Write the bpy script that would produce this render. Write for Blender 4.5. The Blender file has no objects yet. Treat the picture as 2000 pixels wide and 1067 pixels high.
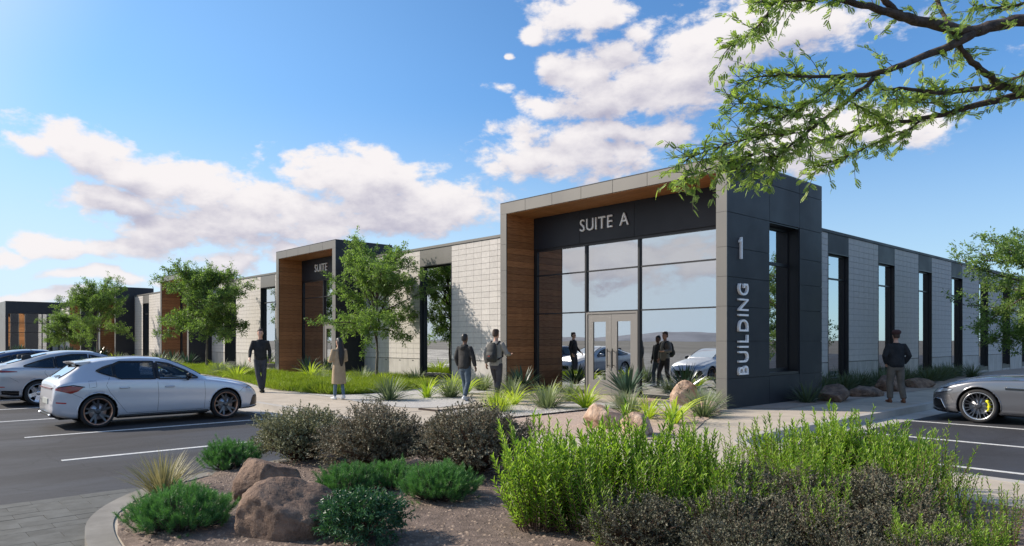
import bpy, bmesh, math, random
import numpy as np
from mathutils import Vector, noise, Matrix
R = math.radians
rnd = random.Random(7)
rng = np.random.default_rng(7)
scene = bpy.context.scene
COL = scene.collection

# ------------------------------------------------------------------ camera
CAM = Vector((8.393, -14.228, 1.55))
FWD = Vector((-0.7373, 0.6756, 0.0)); RGT = Vector((0.6756, 0.7373, 0.0))
cam_d = bpy.data.cameras.new('camera')
cam_d.sensor_width = 36.0
cam_d.lens = 36.0 * 1375 / 2000
cam_d.shift_y = (665 - 533.5) / 2000
cam_d.clip_start = 0.05
cam_d.clip_end = 6000
cam = bpy.data.objects.new('camera', cam_d)
cam.location = CAM
cam.rotation_euler = (R(90), 0, math.atan2(0.7373, 0.6756))
COL.objects.link(cam)
scene.camera = cam

# ------------------------------------------------------------------ light
SUN_AZ = (-0.815, -0.579)           # horizontal direction towards the sun
SUN_EL = R(33)
sun_d = bpy.data.lights.new('sun', 'SUN')
sun_d.energy = 4.1
sun_d.angle = R(0.6)
sun_d.color = (1.0, 0.90, 0.78)
sun = bpy.data.objects.new('sun', sun_d)
sv = Vector((SUN_AZ[0] * math.cos(SUN_EL), SUN_AZ[1] * math.cos(SUN_EL), math.sin(SUN_EL)))
sun.rotation_euler = sv.to_track_quat('Z', 'Y').to_euler()
COL.objects.link(sun)

scene.view_settings.view_transform = 'Standard'
scene.view_settings.look = 'None'
scene.view_settings.exposure = 0.55
scene.view_settings.gamma = 1
scene.view_settings.use_curve_mapping = False
scene.render.engine = 'CYCLES'
scene.cycles.max_bounces = 8
scene.cycles.diffuse_bounces = 3
scene.cycles.glossy_bounces = 4
scene.cycles.transparent_max_bounces = 16
scene.cycles.transmission_bounces = 4
scene.cycles.caustics_reflective = False
scene.cycles.caustics_refractive = False
scene.cycles.use_denoising = True
scene.cycles.sample_clamp_indirect = 6


class N:
    """tiny helper round a node tree"""
    def __init__(s, tree):
        s.t = tree
    def new(s, typ, **kw):
        n = s.t.nodes.new(typ)
        for k, v in kw.items():
            setattr(n, k, v)
        return n
    def put(s, sock, v):
        if isinstance(v, bpy.types.NodeSocket):
            s.t.links.new(v, sock)
        elif v is not None:
            if isinstance(v, (tuple, list)) and len(v) == 3 and sock.type == 'RGBA':
                v = (*v, 1)
            sock.default_value = v
    def math(s, op, a, b=None, c=None, clamp=False):
        n = s.new('ShaderNodeMath', operation=op, use_clamp=clamp)
        s.put(n.inputs[0], a); s.put(n.inputs[1], b)
        if c is not None: s.put(n.inputs[2], c)
        return n.outputs[0]
    def vec(s, op, a, b=None, c=None):
        n = s.new('ShaderNodeVectorMath', operation=op)
        s.put(n.inputs[0], a); s.put(n.inputs[1], b)
        if c is not None: s.put(n.inputs[2], c)
        return n.outputs[1] if op in ('LENGTH', 'DOT_PRODUCT') else n.outputs[0]
    def mix(s, f, a, b, typ='RGBA'):
        n = s.new('ShaderNodeMix', data_type=typ)
        s.put(n.inputs[0], f)
        i = 6 if typ == 'RGBA' else 2
        s.put(n.inputs[i], a); s.put(n.inputs[i + 1], b)
        return n.outputs[2 if typ == 'RGBA' else 0]
    def noise(s, vec, scale, detail=5, rough=0.55, dist=0.0):
        n = s.new('ShaderNodeTexNoise')
        if vec is not None: s.put(n.inputs['Vector'], vec)
        n.inputs['Scale'].default_value = scale
        n.inputs['Detail'].default_value = detail
        n.inputs['Roughness'].default_value = rough
        n.inputs['Distortion'].default_value = dist
        return n.outputs['Fac']
    def ramp(s, f, lo, hi, a=0.0, b=1.0):
        n = s.new('ShaderNodeMapRange', interpolation_type='SMOOTHSTEP')
        s.put(n.inputs[0], f)
        for i, v in ((1, lo), (2, hi), (3, a), (4, b)): s.put(n.inputs[i], v)
        return n.outputs[0]


# ------------------------------------------------------------------ world: daylight sky with clouds
world = bpy.data.worlds.new('World'); scene.world = world
world.use_nodes = True
W = N(world.node_tree); W.t.nodes.clear()
def cloud_blobs():
    # centre and radii, radians: azimuth from the view axis, elevation above the horizon
    px = [(128, 284, 120, 52), (20, 288, 50, 26), (240, 325, 100, 32), (370, 350, 140, 40), (220, 385, 150, 36), (470, 400, 190, 62),
          (420, 445, 230, 42), (690, 355, 150, 74), (600, 420, 170, 50), (850, 400, 160, 58), (760, 430, 230, 40), (560, 490, 70, 20),
          (640, 445, 80, 40), (105, 478, 80, 30), (30, 505, 80, 18), (265, 482, 90, 30), (420, 498, 90, 20), (190, 542, 150, 16),
          (60, 578, 160, 16), (1165, 20, 130, 42), (1060, 60, 50, 22), (1250, 40, 60, 36), (988, 115, 20, 12), (975, 185, 48, 16), (1090, 120, 34, 16),
          (1130, 140, 90, 40), (1230, 100, 110, 55), (1400, 90, 220, 62), (1560, 50, 190, 60), (1500, 20, 130, 32), (1260, 170, 160, 50),
          (1170, 200, 140, 48), (1060, 205, 70, 26), (1110, 295, 170, 62), (1060, 310, 110, 40), (1300, 260, 80, 30), (1660, 262, 230, 48),
          (1790, 245, 80, 36), (1540, 300, 190, 40), (1880, 560, 60, 20), (1180, 250, 100, 36), (1500, 330, 80, 24), (1330, 130, 150, 50)]
    out = []
    for x, y, rx, ry in px:
        a = math.atan((x - 1000) / 1375); c = math.cos(a)
        e = math.atan((665 - y) / 1375 * c)
        out.append((a, e, max(rx / 1375 * c * c, .01) * 1.10, max(ry / 1375 * c, .008) * 1.10))
    # the rest of the sky carries the same kind of clouds
    out += [(-1.62, .12, .34, .03), (-1.75, .20, .30, .03), (-1.9, .09, .3, .025)]
    r2 = random.Random(3)
    for k in range(22):
        a = r2.uniform(0.85, 5.4); a = a if a < math.pi else a - 2 * math.pi
        e = r2.choice((.1, .16, .25, .35, .55, .8)) + r2.uniform(-.05, .05)
        out.append((a, e, r2.uniform(.12, .32), r2.uniform(.04, .09) * (1 + e)))
    return out
grp = bpy.data.node_groups.new('cloud_density', 'ShaderNodeTree')
grp.interface.new_socket('P', in_out='INPUT', socket_type='NodeSocketVector')
grp.interface.new_socket('D', in_out='OUTPUT', socket_type='NodeSocketFloat')
G = N(grp)
gi = G.new('NodeGroupInput'); go = G.new('NodeGroupOutput')
acc = None
wv = G.new('ShaderNodeTexNoise'); wv.inputs['Scale'].default_value = 7; wv.inputs['Detail'].default_value = 3
G.put(wv.inputs['Vector'], gi.outputs[0])
warp = G.vec('MULTIPLY_ADD', G.vec('SUBTRACT', wv.outputs['Color'], (.5, .5, .5)), (.16, .07, 0), gi.outputs[0])
for a, e, ra, re in cloud_blobs():
    v = G.vec('MULTIPLY_ADD', warp, (1 / ra, 1 / re, 0), (-a / ra, -e / re, 0))
    l = G.math('SUBTRACT', 1.0, G.vec('LENGTH', v))
    acc = l if acc is None else G.math('SMOOTH_MAX', acc, l, .14)
pn = G.vec('MULTIPLY', gi.outputs[0], (1, 1.75, 1))
n1 = G.noise(pn, 9, 9, .60, .25)
n2 = G.noise(G.vec('ADD', pn, (3.1, 1.7, .4)), 30, 7, .62, .1)
d = G.math('MULTIPLY_ADD', G.math('SUBTRACT', n1, .5), 2.5, acc)
d = G.math('MULTIPLY_ADD', G.math('SUBTRACT', n2, .5), 1.15, d)
G.put(go.inputs[0], d)

tc = W.new('ShaderNodeTexCoord')
sep = W.new('ShaderNodeSeparateXYZ'); W.put(sep.inputs[0], tc.outputs['Generated'])
fz = W.vec('DOT_PRODUCT', tc.outputs['Generated'], tuple(FWD)); rz = W.vec('DOT_PRODUCT', tc.outputs['Generated'], tuple(RGT))
az = W.math('ARCTAN2', rz, fz)
el = W.math('ARCSINE', sep.outputs['Z'])
comb = W.new('ShaderNodeCombineXYZ'); W.put(comb.inputs[0], az); W.put(comb.inputs[1], el)
def dens(v):
    g = W.new('ShaderNodeGroup'); g.node_tree = grp; W.put(g.inputs[0], v); return g.outputs[0]
D0 = dens(comb.outputs[0])
D1 = dens(W.vec('ADD', comb.outputs[0], (-.010, .016, 0)))
D2 = dens(W.vec('ADD', comb.outputs[0], (-.022, .052, 0)))
alpha = W.ramp(D0, .0, .50)
thick = W.ramp(D0, .25, 1.5)
lit = W.math('MULTIPLY_ADD', W.math('SUBTRACT', D0, D1), .34, .56)
lit = W.math('MULTIPLY_ADD', W.math('SUBTRACT', D0, D2), .36, lit)
lit = W.math('SUBTRACT', lit, W.math('MULTIPLY', thick, .36))
lit = W.ramp(lit, -.10, 1.0)
ccol = W.mix(lit, (.34, .335, .43), (.72, .69, .695))
sky = W.new('ShaderNodeTexSky', sky_type='NISHITA', sun_disc=False, sun_elevation=SUN_EL,
            sun_rotation=math.atan2(SUN_AZ[0], SUN_AZ[1]), altitude=1200, air_density=1.0, dust_density=.6, ozone_density=2.2)
SKY = .125
skc = W.vec('MULTIPLY', sky.outputs[0], (SKY * .68, SKY * 1.02, SKY * 1.24))
# thin bright haze low over the horizon swallows the far clouds
skc = W.vec('MULTIPLY', skc, W.mix(W.ramp(el, .0, .38), (.72, .70, .66), (1, 1, 1)))
hz = W.ramp(el, .0, .34, .97, 0.0)
hz = W.math('MULTIPLY', hz, W.ramp(az, -.75, .7, 1.0, .55))
side_hz = W.math('MULTIPLY', W.ramp(az, -.85, .25, .42, 0.0), W.ramp(el, .1, .9, 1.0, .5))
skc = W.mix(side_hz, skc, (.38, .62, .84))
glow = W.ramp(W.vec('DOT_PRODUCT', tc.outputs['Generated'], tuple(sv)), .70, .92, 0.0, .85)
skc = W.mix(hz, skc, (.55, .68, .80)); skc = W.mix(glow, skc, (.74, .76, .78))
cc = W.mix(W.ramp(el, .0, .14, .45, 0.0), ccol, (.66, .67, .71))
final = W.mix(W.math('MULTIPLY', alpha, W.ramp(el, 0, .05)), skc, cc)
bg = W.new('ShaderNodeBackground'); W.put(bg.inputs[0], final); bg.inputs[1].default_value = 0.9
wo = W.new('ShaderNodeOutputWorld'); W.put(wo.inputs[0], bg.outputs[0])

# ------------------------------------------------------------------ materials
MATS = {}
def mat(name, col=(.5, .5, .5), rough=.6, metal=0.0, var=0.0, vscale=3.0, bump=0.0, bscale=40.0, col2=None, coat=0.0,
        stretch=(1, 1, 1), spec=.5, objrand=0.0, dist=.02):
    if name in MATS: return MATS[name]
    m = bpy.data.materials.new(name); m.use_nodes = True
    n = N(m.node_tree); b = m.node_tree.nodes['Principled BSDF']
    b.inputs['Roughness'].default_value = rough
    b.inputs['Metallic'].default_value = metal
    b.inputs['Coat Weight'].default_value = coat
    b.inputs['Coat Roughness'].default_value = .04
    b.inputs['Specular IOR Level'].default_value = spec
    tcn = n.new('ShaderNodeTexCoord')
    v = n.vec('MULTIPLY', tcn.outputs['Object'], stretch)
    c = (*col, 1)
    oi = n.new('ShaderNodeObjectInfo')
    if var or col2 or objrand:
        if objrand:
            v = n.vec('ADD', v, n.vec('MULTIPLY', oi.outputs['Location'], (3.7, 2.3, 5.1)))
        f = n.noise(v, vscale, 8, .6)
        f = n.ramp(f, .3, .7)
        c2 = col2 or tuple(x * (1 - var) for x in col)
        c = n.mix(f, c2, col)
        if objrand:
            hs = n.new('ShaderNodeHueSaturation')
            n.put(hs.inputs['Value'], n.math('MULTIPLY_ADD', oi.outputs['Random'], objrand, 1 - objrand / 2))
            n.put(hs.inputs['Color'], c); c = hs.outputs[0]
        n.put(b.inputs['Roughness'], n.math('MULTIPLY_ADD', f, -.12, rough + .06))
    n.put(b.inputs['Base Color'], c)
    if bump:
        bp = n.new('ShaderNodeBump'); bp.inputs['Strength'].default_value = bump; bp.inputs['Distance'].default_value = dist
        n.put(bp.inputs['Height'], n.noise(v, bscale, 8, .65)); n.put(b.inputs['Normal'], bp.outputs[0])
    MATS[name] = m
    return m

def leaf_mat(name, c1, c2, trans=.35, tcol=None, rough=.5, clump=1.2):
    m = bpy.data.materials.new(name); m.use_nodes = True
    n = N(m.node_tree); b = m.node_tree.nodes['Principled BSDF']; out = m.node_tree.nodes['Material Output']
    at = n.new('ShaderNodeAttribute', attribute_name='tint')
    tcn = n.new('ShaderNodeTexCoord')
    oi = n.new('ShaderNodeObjectInfo')
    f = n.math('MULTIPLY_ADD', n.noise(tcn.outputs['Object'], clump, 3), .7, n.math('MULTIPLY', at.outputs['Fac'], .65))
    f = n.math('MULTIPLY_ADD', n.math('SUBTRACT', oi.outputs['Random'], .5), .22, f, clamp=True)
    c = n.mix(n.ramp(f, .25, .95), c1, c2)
    n.put(b.inputs['Base Color'], c); b.inputs['Roughness'].default_value = rough
    b.inputs['Specular IOR Level'].default_value = .35
    tr = n.new('ShaderNodeBsdfTranslucent')
    n.put(tr.inputs[0], n.vec('MULTIPLY', c, tcol or (1.5, 1.7, .7)))
    mx = n.new('ShaderNodeMixShader'); mx.inputs[0].default_value = trans
    n.put(mx.inputs[1], b.outputs[0]); n.put(mx.inputs[2], tr.outputs[0]); n.put(out.inputs[0], mx.outputs[0])
    MATS[name] = m
    return m

def glass_mat(name, tint=(.25, .3, .34), refl=.45, ripple=0.0):
    m = bpy.data.materials.new(name); m.use_nodes = True
    n = N(m.node_tree); n.t.nodes.clear()
    out = n.new('ShaderNodeOutputMaterial')
    g = n.new('ShaderNodeBsdfGlossy'); g.inputs['Roughness'].default_value = 0.0; g.inputs[0].default_value = (.92, .96, 1, 1)
    t = n.new('ShaderNodeBsdfTransparent'); t.inputs[0].default_value = (*tint, 1)
    fr = n.new('ShaderNodeFresnel'); fr.inputs[0].default_value = 1.5
    if ripple:
        tcn = n.new('ShaderNodeTexCoord')
        bp = n.new('ShaderNodeBump'); bp.inputs['Strength'].default_value = ripple; bp.inputs['Distance'].default_value = .02
        n.put(bp.inputs['Height'], n.noise(tcn.outputs['Object'], .9, 1)); n.put(g.inputs['Normal'], bp.outputs[0])
    mx = n.new('ShaderNodeMixShader')
    n.put(mx.inputs[0], n.math('ADD', fr.outputs[0], refl, clamp=True))
    n.put(mx.inputs[1], t.outputs[0]); n.put(mx.inputs[2], g.outputs[0]); n.put(out.inputs[0], mx.outputs[0])
    MATS[name] = m
    return m

mat('asphalt', (.042, .042, .046), .78, var=.42, vscale=.9, bump=.5, bscale=160, dist=.006, stretch=(1.6, .45, 1))
mat('concrete', (.50, .435, .35), .85, var=.22, vscale=1.4, bump=.25, bscale=60, dist=.004)
mat('kerb_concrete', (.47, .44, .40), .8, var=.18, vscale=2.5, bump=.2, bscale=50, dist=.004)
mat('kerb_shaded', (.25, .235, .21), .85, var=.3, vscale=3, bump=.3, bscale=50, dist=.004)  # darker copy of kerb_concrete: shade on the bed kerb put into the colour
mat('slab_concrete', (.50, .43, .345), .85, var=.2, vscale=2, bump=.25, bscale=60, objrand=.12, dist=.004)
mat('paver', (.10, .102, .095), .8, var=.3, vscale=5, bump=.3, bscale=70, objrand=.22, dist=.004)
mat('paint', (.76, .76, .74), .6, var=.38, vscale=26)
mat('mulch', (.21, .155, .125), .95, var=.45, vscale=9, bump=.9, bscale=45)
mat('granite_fines', (.46, .355, .285), .95, var=.2, vscale=5, bump=.5, bscale=120, dist=.008)
mat('white_gravel', (.52, .50, .47), .95, var=.25, vscale=12, bump=.8, bscale=90, dist=.01)
mat('soil', (.30, .25, .19), .95, var=.3, vscale=4, bump=.6, bscale=60)
mat('desert', (.12, .105, .085), .95, var=.3, vscale=.02)
mat('hill', (.22, .23, .27), .95, var=.3, vscale=.01)
mat('block', (.57, .54, .51), .85, var=.10, vscale=9, bump=.2, bscale=120, objrand=.16, dist=.006)
mat('mortar', (.23, .225, .22), .9, var=.1)
mat('base_concrete', (.50, .475, .44), .8, var=.26, vscale=1.6, stretch=(2.5, 2.5, .7), bump=.15, bscale=50, dist=.004)
mat('light_panel', (.18, .173, .162), .42, metal=.25, var=.06, vscale=.8)
mat('dark_panel', (.020, .023, .031), .5, metal=.0, spec=.35, var=.10, vscale=.7, bump=.02, bscale=200)
mat('joint_black', (.012, .012, .014), .7)
mat('dark_frame', (.022, .024, .028), .4, metal=.3)
mat('door_frame_metal', (.22, .21, .20), .45, metal=.3)
mat('steel_black', (.02, .02, .02), .35, metal=.6)
mat('letter_white', (.94, .94, .94), .5)
mat('letter_silver', (.93, .93, .93), .5)
mat('wood', (.43, .205, .085), .5, stretch=(2.0, 2.0, 22), vscale=2.2, col2=(.27, .115, .045), objrand=.42, bump=.08, bscale=6)
mat('soffit_wood', (.44, .21, .085), .5, stretch=(1.2, 22, 1), vscale=2.2, col2=(.28, .12, .045), objrand=.2)
mat('interior', (.10, .10, .105), .8, var=.2, vscale=.6)
mat('blue_screen', (.06, .14, .24), .8, var=.35, vscale=22)
mat('roofing', (.45, .45, .44), .8)
glass_mat('glass', (.35, .42, .48), .52, ripple=.05)
glass_mat('glass_blue', (.30, .42, .55), .55, ripple=.05)
glass_mat('car_glass', (.78, .84, .86), .02)
glass_mat('car_glass_tint', (.10, .12, .15), .05)
mat('rubber', (.018, .018, .019), .75, bump=.1, bscale=60)
mat('black_plastic', (.015, .015, .017), .4)
mat('gloss_black', (.008, .008, .010), .08)
mat('underbody', (.006, .006, .006), .9)
mat('rim_silver', (.62, .63, .65), .25, metal=.85)
mat('rim_dark', (.10, .105, .12), .3, metal=.8)
mat('rim_copper', (.55, .32, .22), .3, metal=.8)
mat('brake_disc', (.42, .43, .46), .35, metal=.8)
mat('caliper_yellow', (.75, .72, .02), .4)
mat('tail_red', (.26, .004, .008), .12, coat=.5)
mat('reflector_red', (.5, .03, .03), .2)
mat('lamp_clear', (.55, .60, .66), .06, metal=.5, coat=1)
mat('seat_fabric', (.03, .032, .036), .7)
mat('plate', (.40, .42, .40), .5)
mat('chrome', (.7, .7, .72), .1, metal=1)
mat('skin_light', (.56, .33, .24), .5)
mat('skin_dark', (.16, .085, .055), .5)
mat('hair_brown', (.055, .03, .018), .6, var=.4, vscale=60)
mat('hair_black', (.012, .010, .010), .45, var=.3, vscale=60)
mat('bark', (.115, .085, .07), .9, var=.55, vscale=14, bump=1.0, bscale=30, stretch=(1, 1, 1), dist=.03)
mat('bark_pale', (.20, .17, .14), .9, var=.5, vscale=9, bump=.6, bscale=30)
mat('stem_brown', (.13, .075, .05), .8)
mat('rock_brown', (.31, .205, .145), .9, col2=(.12, .078, .058), vscale=5.5, bump=1.0, bscale=14, dist=.06)
mat('rock_tan', (.60, .45, .34), .9, col2=(.34, .22, .15), vscale=5, bump=1.0, bscale=14, dist=.05)
mat('steel_edge', (.05, .035, .03), .6, metal=.3)
leaf_mat('leaf_tree', (.075, .125, .045), (.23, .33, .11), .42)
leaf_mat('leaf_locust', (.085, .15, .045), (.36, .45, .15), .42)
leaf_mat('leaf_willow', (.075, .18, .022), (.33, .46, .075), .40, rough=.38)
leaf_mat('leaf_dark', (.095, .12, .065), (.30, .31, .19), .25, (1.2, 1.1, .9))
leaf_mat('leaf_purple', (.085, .095, .058), (.29, .265, .185), .22, (1.1, .9, .9))
leaf_mat('needle', (.030, .11, .045), (.12, .27, .085), .2, rough=.45)
leaf_mat('leaf_glossy', (.026, .085, .045), (.075, .17, .085), .2, rough=.35)
leaf_mat('blade_sage', (.11, .16, .08), (.26, .31, .17), .25, (1.2, 1.3, .8))
leaf_mat('blade_olive', (.15, .165, .075), (.36, .33, .19), .25, (1.2, 1.2, .8))
leaf_mat('blade_lime', (.26, .38, .03), (.52, .62, .08), .35, (1.3, 1.4, .6))
leaf_mat('blade_agave', (.018, .046, .032), (.05, .10, .065), .1, (1.1, 1.3, .9), rough=.35)
leaf_mat('blade_dusk', (.055, .085, .045), (.12, .155, .085), .2)
leaf_mat('lawn', (.08, .15, .012), (.27, .35, .04), .3, (1.3, 1.4, .5), clump=1.3)
leaf_mat('leaf_plum', (.048, .062, .032), (.18, .165, .115), .1, (1.1, .9, .9))

# worn asphalt: aggregate speckle, tyre-polished streaks, a few oil stains and hairline cracks
am = MATS['asphalt']; A = N(am.node_tree); ab = am.node_tree.nodes['Principled BSDF']
atc = A.new('ShaderNodeTexCoord').outputs['Object']
sp_ = A.ramp(A.noise(atc, 230, 2, .6), .35, .75)
st_ = A.ramp(A.noise(A.vec('MULTIPLY', atc, (1.1, .35, 1)), .8, 6, .6, .4), .35, .7)
oil = A.ramp(A.noise(A.vec('ADD', atc, (31, 7, 0)), .55, 4, .5), .66, .78)
vo = A.new('ShaderNodeTexVoronoi', feature='DISTANCE_TO_EDGE'); vo.inputs['Scale'].default_value = .33
wn = A.new('ShaderNodeTexNoise'); wn.inputs['Scale'].default_value = 2.2; wn.inputs['Detail'].default_value = 5; A.put(wn.inputs['Vector'], atc)
A.put(vo.inputs['Vector'], A.vec('MULTIPLY_ADD', wn.outputs['Color'], (.5, .5, 0), atc))
crack = A.ramp(vo.outputs['Distance'], .0, .006, .45, 1.0)
c_ = A.mix(st_, (.027, .027, .031), (.048, .048, .053)); c_ = A.mix(sp_, A.vec('MULTIPLY', c_, (.72, .72, .72)), A.vec('MULTIPLY', c_, (1.25, 1.25, 1.25)))
c_ = A.mix(A.math('MULTIPLY', oil, .55), c_, (.016, .016, .018)); c_ = A.vec('MULTIPLY', c_, A.mix(crack, (0, 0, 0), (1, 1, 1)))
A.put(ab.inputs['Base Color'], c_); A.put(ab.inputs['Roughness'], A.math('MULTIPLY_ADD', st_, -.22, .86))

# ------------------------------------------------------------------ object helpers
def link(o, parent=None):
    COL.objects.link(o)
    if parent is not None: o.parent = parent
    return o
def tag(o, label=None, cat=None, group=None, kind=None):
    if label: o['label'] = label
    if cat: o['category'] = cat
    if group: o['group'] = group
    if kind: o['kind'] = kind
    return o
def thing(name, label, cat, loc=(0, 0, 0), rz=0.0, group=None, scale=1.0):
    o = bpy.data.objects.new(name, None); o.location = loc; o.rotation_euler = (0, 0, rz); o.scale = (scale,) * 3
    o.empty_display_size = .2
    return tag(link(o), label, cat, group)
def obj(name, me, parent=None, loc=None):
    o = bpy.data.objects.new(name, me)
    if loc is not None: o.location = loc
    return link(o, parent)
def mesh(name, V, F, m, smooth=False, tint=None, idx=None):
    """V (n,3); F either an (m,k) array or a list of tuples; m one material or a list with idx per face"""
    me = bpy.data.meshes.new(name)
    V = np.asarray(V, dtype=np.float32)
    if isinstance(F, np.ndarray) and F.ndim == 2:
        nf, k = F.shape
        me.vertices.add(len(V)); me.vertices.foreach_set('co', V.ravel())
        me.loops.add(nf * k); me.loops.foreach_set('vertex_index', F.astype(np.int32).ravel())
        me.polygons.add(nf)
        me.polygons.foreach_set('loop_start', np.arange(0, nf * k, k, dtype=np.int32))
        me.update(calc_edges=True)
    else:
        me.from_pydata(V.tolist(), [], [tuple(int(i) for i in f) for f in F]); me.update()
    for x in (m if isinstance(m, (list, tuple)) else [m]):
        me.materials.append(MATS[x] if isinstance(x, str) else x)
    if smooth: me.polygons.foreach_set('use_smooth', [True] * len(me.polygons))
    if idx is not None: me.polygons.foreach_set('material_index', np.asarray(idx, dtype=np.int32))
    if tint is not None:
        a = me.attributes.new('tint', 'FLOAT', 'FACE'); a.data.foreach_set('value', np.asarray(tint, dtype=np.float32))
    return me
class MB:
    def __init__(s): s.v = []; s.f = []
    def add(s, V, F):
        o = len(s.v); s.v += [tuple(p) for p in V]; s.f += [tuple(i + o for i in f) for f in F]; return s
    def box(s, x0, x1, y0, y1, z0, z1):
        V = [(x, y, z) for z in (z0, z1) for y in (y0, y1) for x in (x0, x1)]
        return s.add(V, [(0, 2, 3, 1), (4, 5, 7, 6), (0, 1, 5, 4), (1, 3, 7, 5), (3, 2, 6, 7), (2, 0, 4, 6)])
    def tube(s, pts, radii, n=8, cap=True):
        V, F = tube(pts, radii, n, cap); return s.add(V, F)
    def cyl(s, c, r, h0, h1, axis='z', n=20):
        a = {'x': (1, 0, 0), 'y': (0, 1, 0), 'z': (0, 0, 1)}[axis]; c = Vector(c); a = Vector(a)
        return s.tube([c + a * h0, c + a * h1], [r, r], n)
    def mesh(s, name, m, smooth=False): return mesh(name, s.v, s.f, m, smooth)
    def obj(s, name, m, parent=None, smooth=False): return obj(name, s.mesh(name, m, smooth), parent)
def tube(pts, radii, n=8, cap=True):
    P = [Vector(p) for p in pts]; V = []; F = []
    up = Vector((0, 0, 1)); t0 = (P[1] - P[0]).normalized()
    if abs(t0.dot(up)) > .9: up = Vector((1, 0, 0))
    for i, p in enumerate(P):
        t = (P[min(i + 1, len(P) - 1)] - P[max(i - 1, 0)])
        t = t.normalized() if t.length > 1e-9 else t0
        a = (up - t * up.dot(t)).normalized(); b = t.cross(a); up = a
        r = radii[i] if not isinstance(radii, (int, float)) else radii
        rx, ry = r if isinstance(r, tuple) else (r, r)
        for k in range(n):
            th = 2 * math.pi * k / n
            V.append(p + a * (rx * math.cos(th)) + b * (ry * math.sin(th)))
    for i in range(len(P) - 1):
        for k in range(n):
            q = (k + 1) % n
            F.append((i * n + k, i * n + q, (i + 1) * n + q, (i + 1) * n + k))
    if cap:
        F.append(tuple(range(n))[::-1]); F.append(tuple(range((len(P) - 1) * n, len(P) * n)))
    return V, F
def copy_tree(o, parent=None):
    c = o.copy(); link(c, parent)
    for ch in o.children: copy_tree(ch, c)
    return c
def smooth_poly(pts, it=2, closed=False):
    for _ in range(it):
        out = [] if closed else [pts[0]]
        m = len(pts)
        for i in range(m if closed else m - 1):
            a, b = pts[i], pts[(i + 1) % m]
            out += [tuple(a[k] * .75 + b[k] * .25 for k in range(len(a))), tuple(a[k] * .25 + b[k] * .75 for k in range(len(a)))]
        if not closed: out.append(pts[-1])
        pts = out
    return pts
def sheet(name, poly, z, m, kind='structure', thick=None):
    bm = bmesh.new()
    vs = [bm.verts.new((x, y, z)) for x, y in poly]
    f = bm.faces.new(vs)
    if f.normal.z < 0 or f.calc_area() and (f.normal_update() or f.normal.z < 0): bmesh.ops.reverse_faces(bm, faces=[f])
    if thick:
        r = bmesh.ops.extrude_face_region(bm, geom=[f])
        bmesh.ops.translate(bm, verts=[g for g in r['geom'] if isinstance(g, bmesh.types.BMVert)], vec=(0, 0, 0))
        for v in vs: v.co.z = z - thick
    bmesh.ops.triangulate(bm, faces=bm.faces[:])
    me = bpy.data.meshes.new(name); bm.to_mesh(me); bm.free(); me.materials.append(MATS[m])
    o = obj(name, me); o['kind'] = kind
    return o
def inside(poly, x, y):
    r = False; j = len(poly) - 1
    for i in range(len(poly)):
        xi, yi = poly[i][:2]; xj, yj = poly[j][:2]
        if (yi > y) != (yj > y) and x < (xj - xi) * (y - yi) / (yj - yi) + xi: r = not r
        j = i
    return r

# ------------------------------------------------------------------ ground
ROAD = -.15
sheet('ground', [(-3000, -3000), (3000, -3000), (3000, 3000), (-3000, 3000)], ROAD - .02, 'desert')
sheet('parking_lot', [(-110, -60), (70, -60), (70, 75), (-110, 75)], ROAD, 'asphalt')
# corner slab (pavement) outline
edge = [(-95, -7.1), (-60, -7.1), (-30, -7.1), (-12, -7.1), (-5.2, -7.1)]
curve = smooth_poly([(-5.2, -7.1), (-3.6, -7.35), (-2.2, -8.05), (-1.0, -8.9), (-.42, -9.8), (-.22, -10.7), (.0, -11.5), (.45, -12.15), (.95, -12.55), (1.5, -12.82), (2.1, -12.95), (2.8, -13.02), (3.8, -13.15), (4.6, -13.7), (5.3, -15), (6, -18), (8, -22)], 2)
corner = smooth_poly([(14, -22), (14, -5.6), (7.2, -4.85), (4.2, -4.85), (3.1, -4.7), (2.62, -3.9), (2.6, -2.5)], 2)
outline = edge + curve[1:] + corner + [(2.6, 10), (2.6, 30), (2.6, 60)]
slab = outline + [(-3, 60), (-3, 3), (-95, 3)]
sheet('pavement', slab, 0.0, 'concrete', thick=.2)
def strip(name, line, w0, w1, z0, z1, m, kind='structure'):
    """a band along a line, between offsets w0 and w1 to its right-hand side"""
    V = []; F = []
    n = len(line)
    for i, p in enumerate(line):
        a = Vector(line[max(i - 1, 0)][:2]); b = Vector(line[min(i + 1, n - 1)][:2]); t = (b - a).normalized(); nr = Vector((t.y, -t.x))
        for w, z in ((w0, z0), (w0, z1), (w1, z1), (w1, z0)):
            V.append((p[0] + nr.x * w, p[1] + nr.y * w, z))
    for i in range(n - 1):
        for k in range(4):
            F.append((i * 4 + k, i * 4 + (k + 1) % 4, (i + 1) * 4 + (k + 1) % 4, (i + 1) * 4 + k))
    F += [(0, 1, 2, 3), ((n - 1) * 4 + 3, (n - 1) * 4 + 2, (n - 1) * 4 + 1, (n - 1) * 4)]
    o = obj(name, mesh(name, V, F, m)); o['kind'] = kind
    return o
def resample(line, step):
    out = []; 
    for a, b in zip(line[:-1], line[1:]):
        L = math.dist(a[:2], b[:2]); k = max(1, int(L / step))
        for i in range(k): out.append(tuple(a[j] + (b[j] - a[j]) * i / k for j in (0, 1)))
    return out + [line[-1][:2]]
kerb_left = edge + [p for p in curve if p[0] < -1.35][1:]
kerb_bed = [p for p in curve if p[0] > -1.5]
kerb_right = [p for p in corner if p[0] < 8] + [(2.6, 10), (2.6, 30), (2.6, 60)]
strip('kerb_front', kerb_left, -.17, .015, -.16, .006, 'kerb_concrete')
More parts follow.
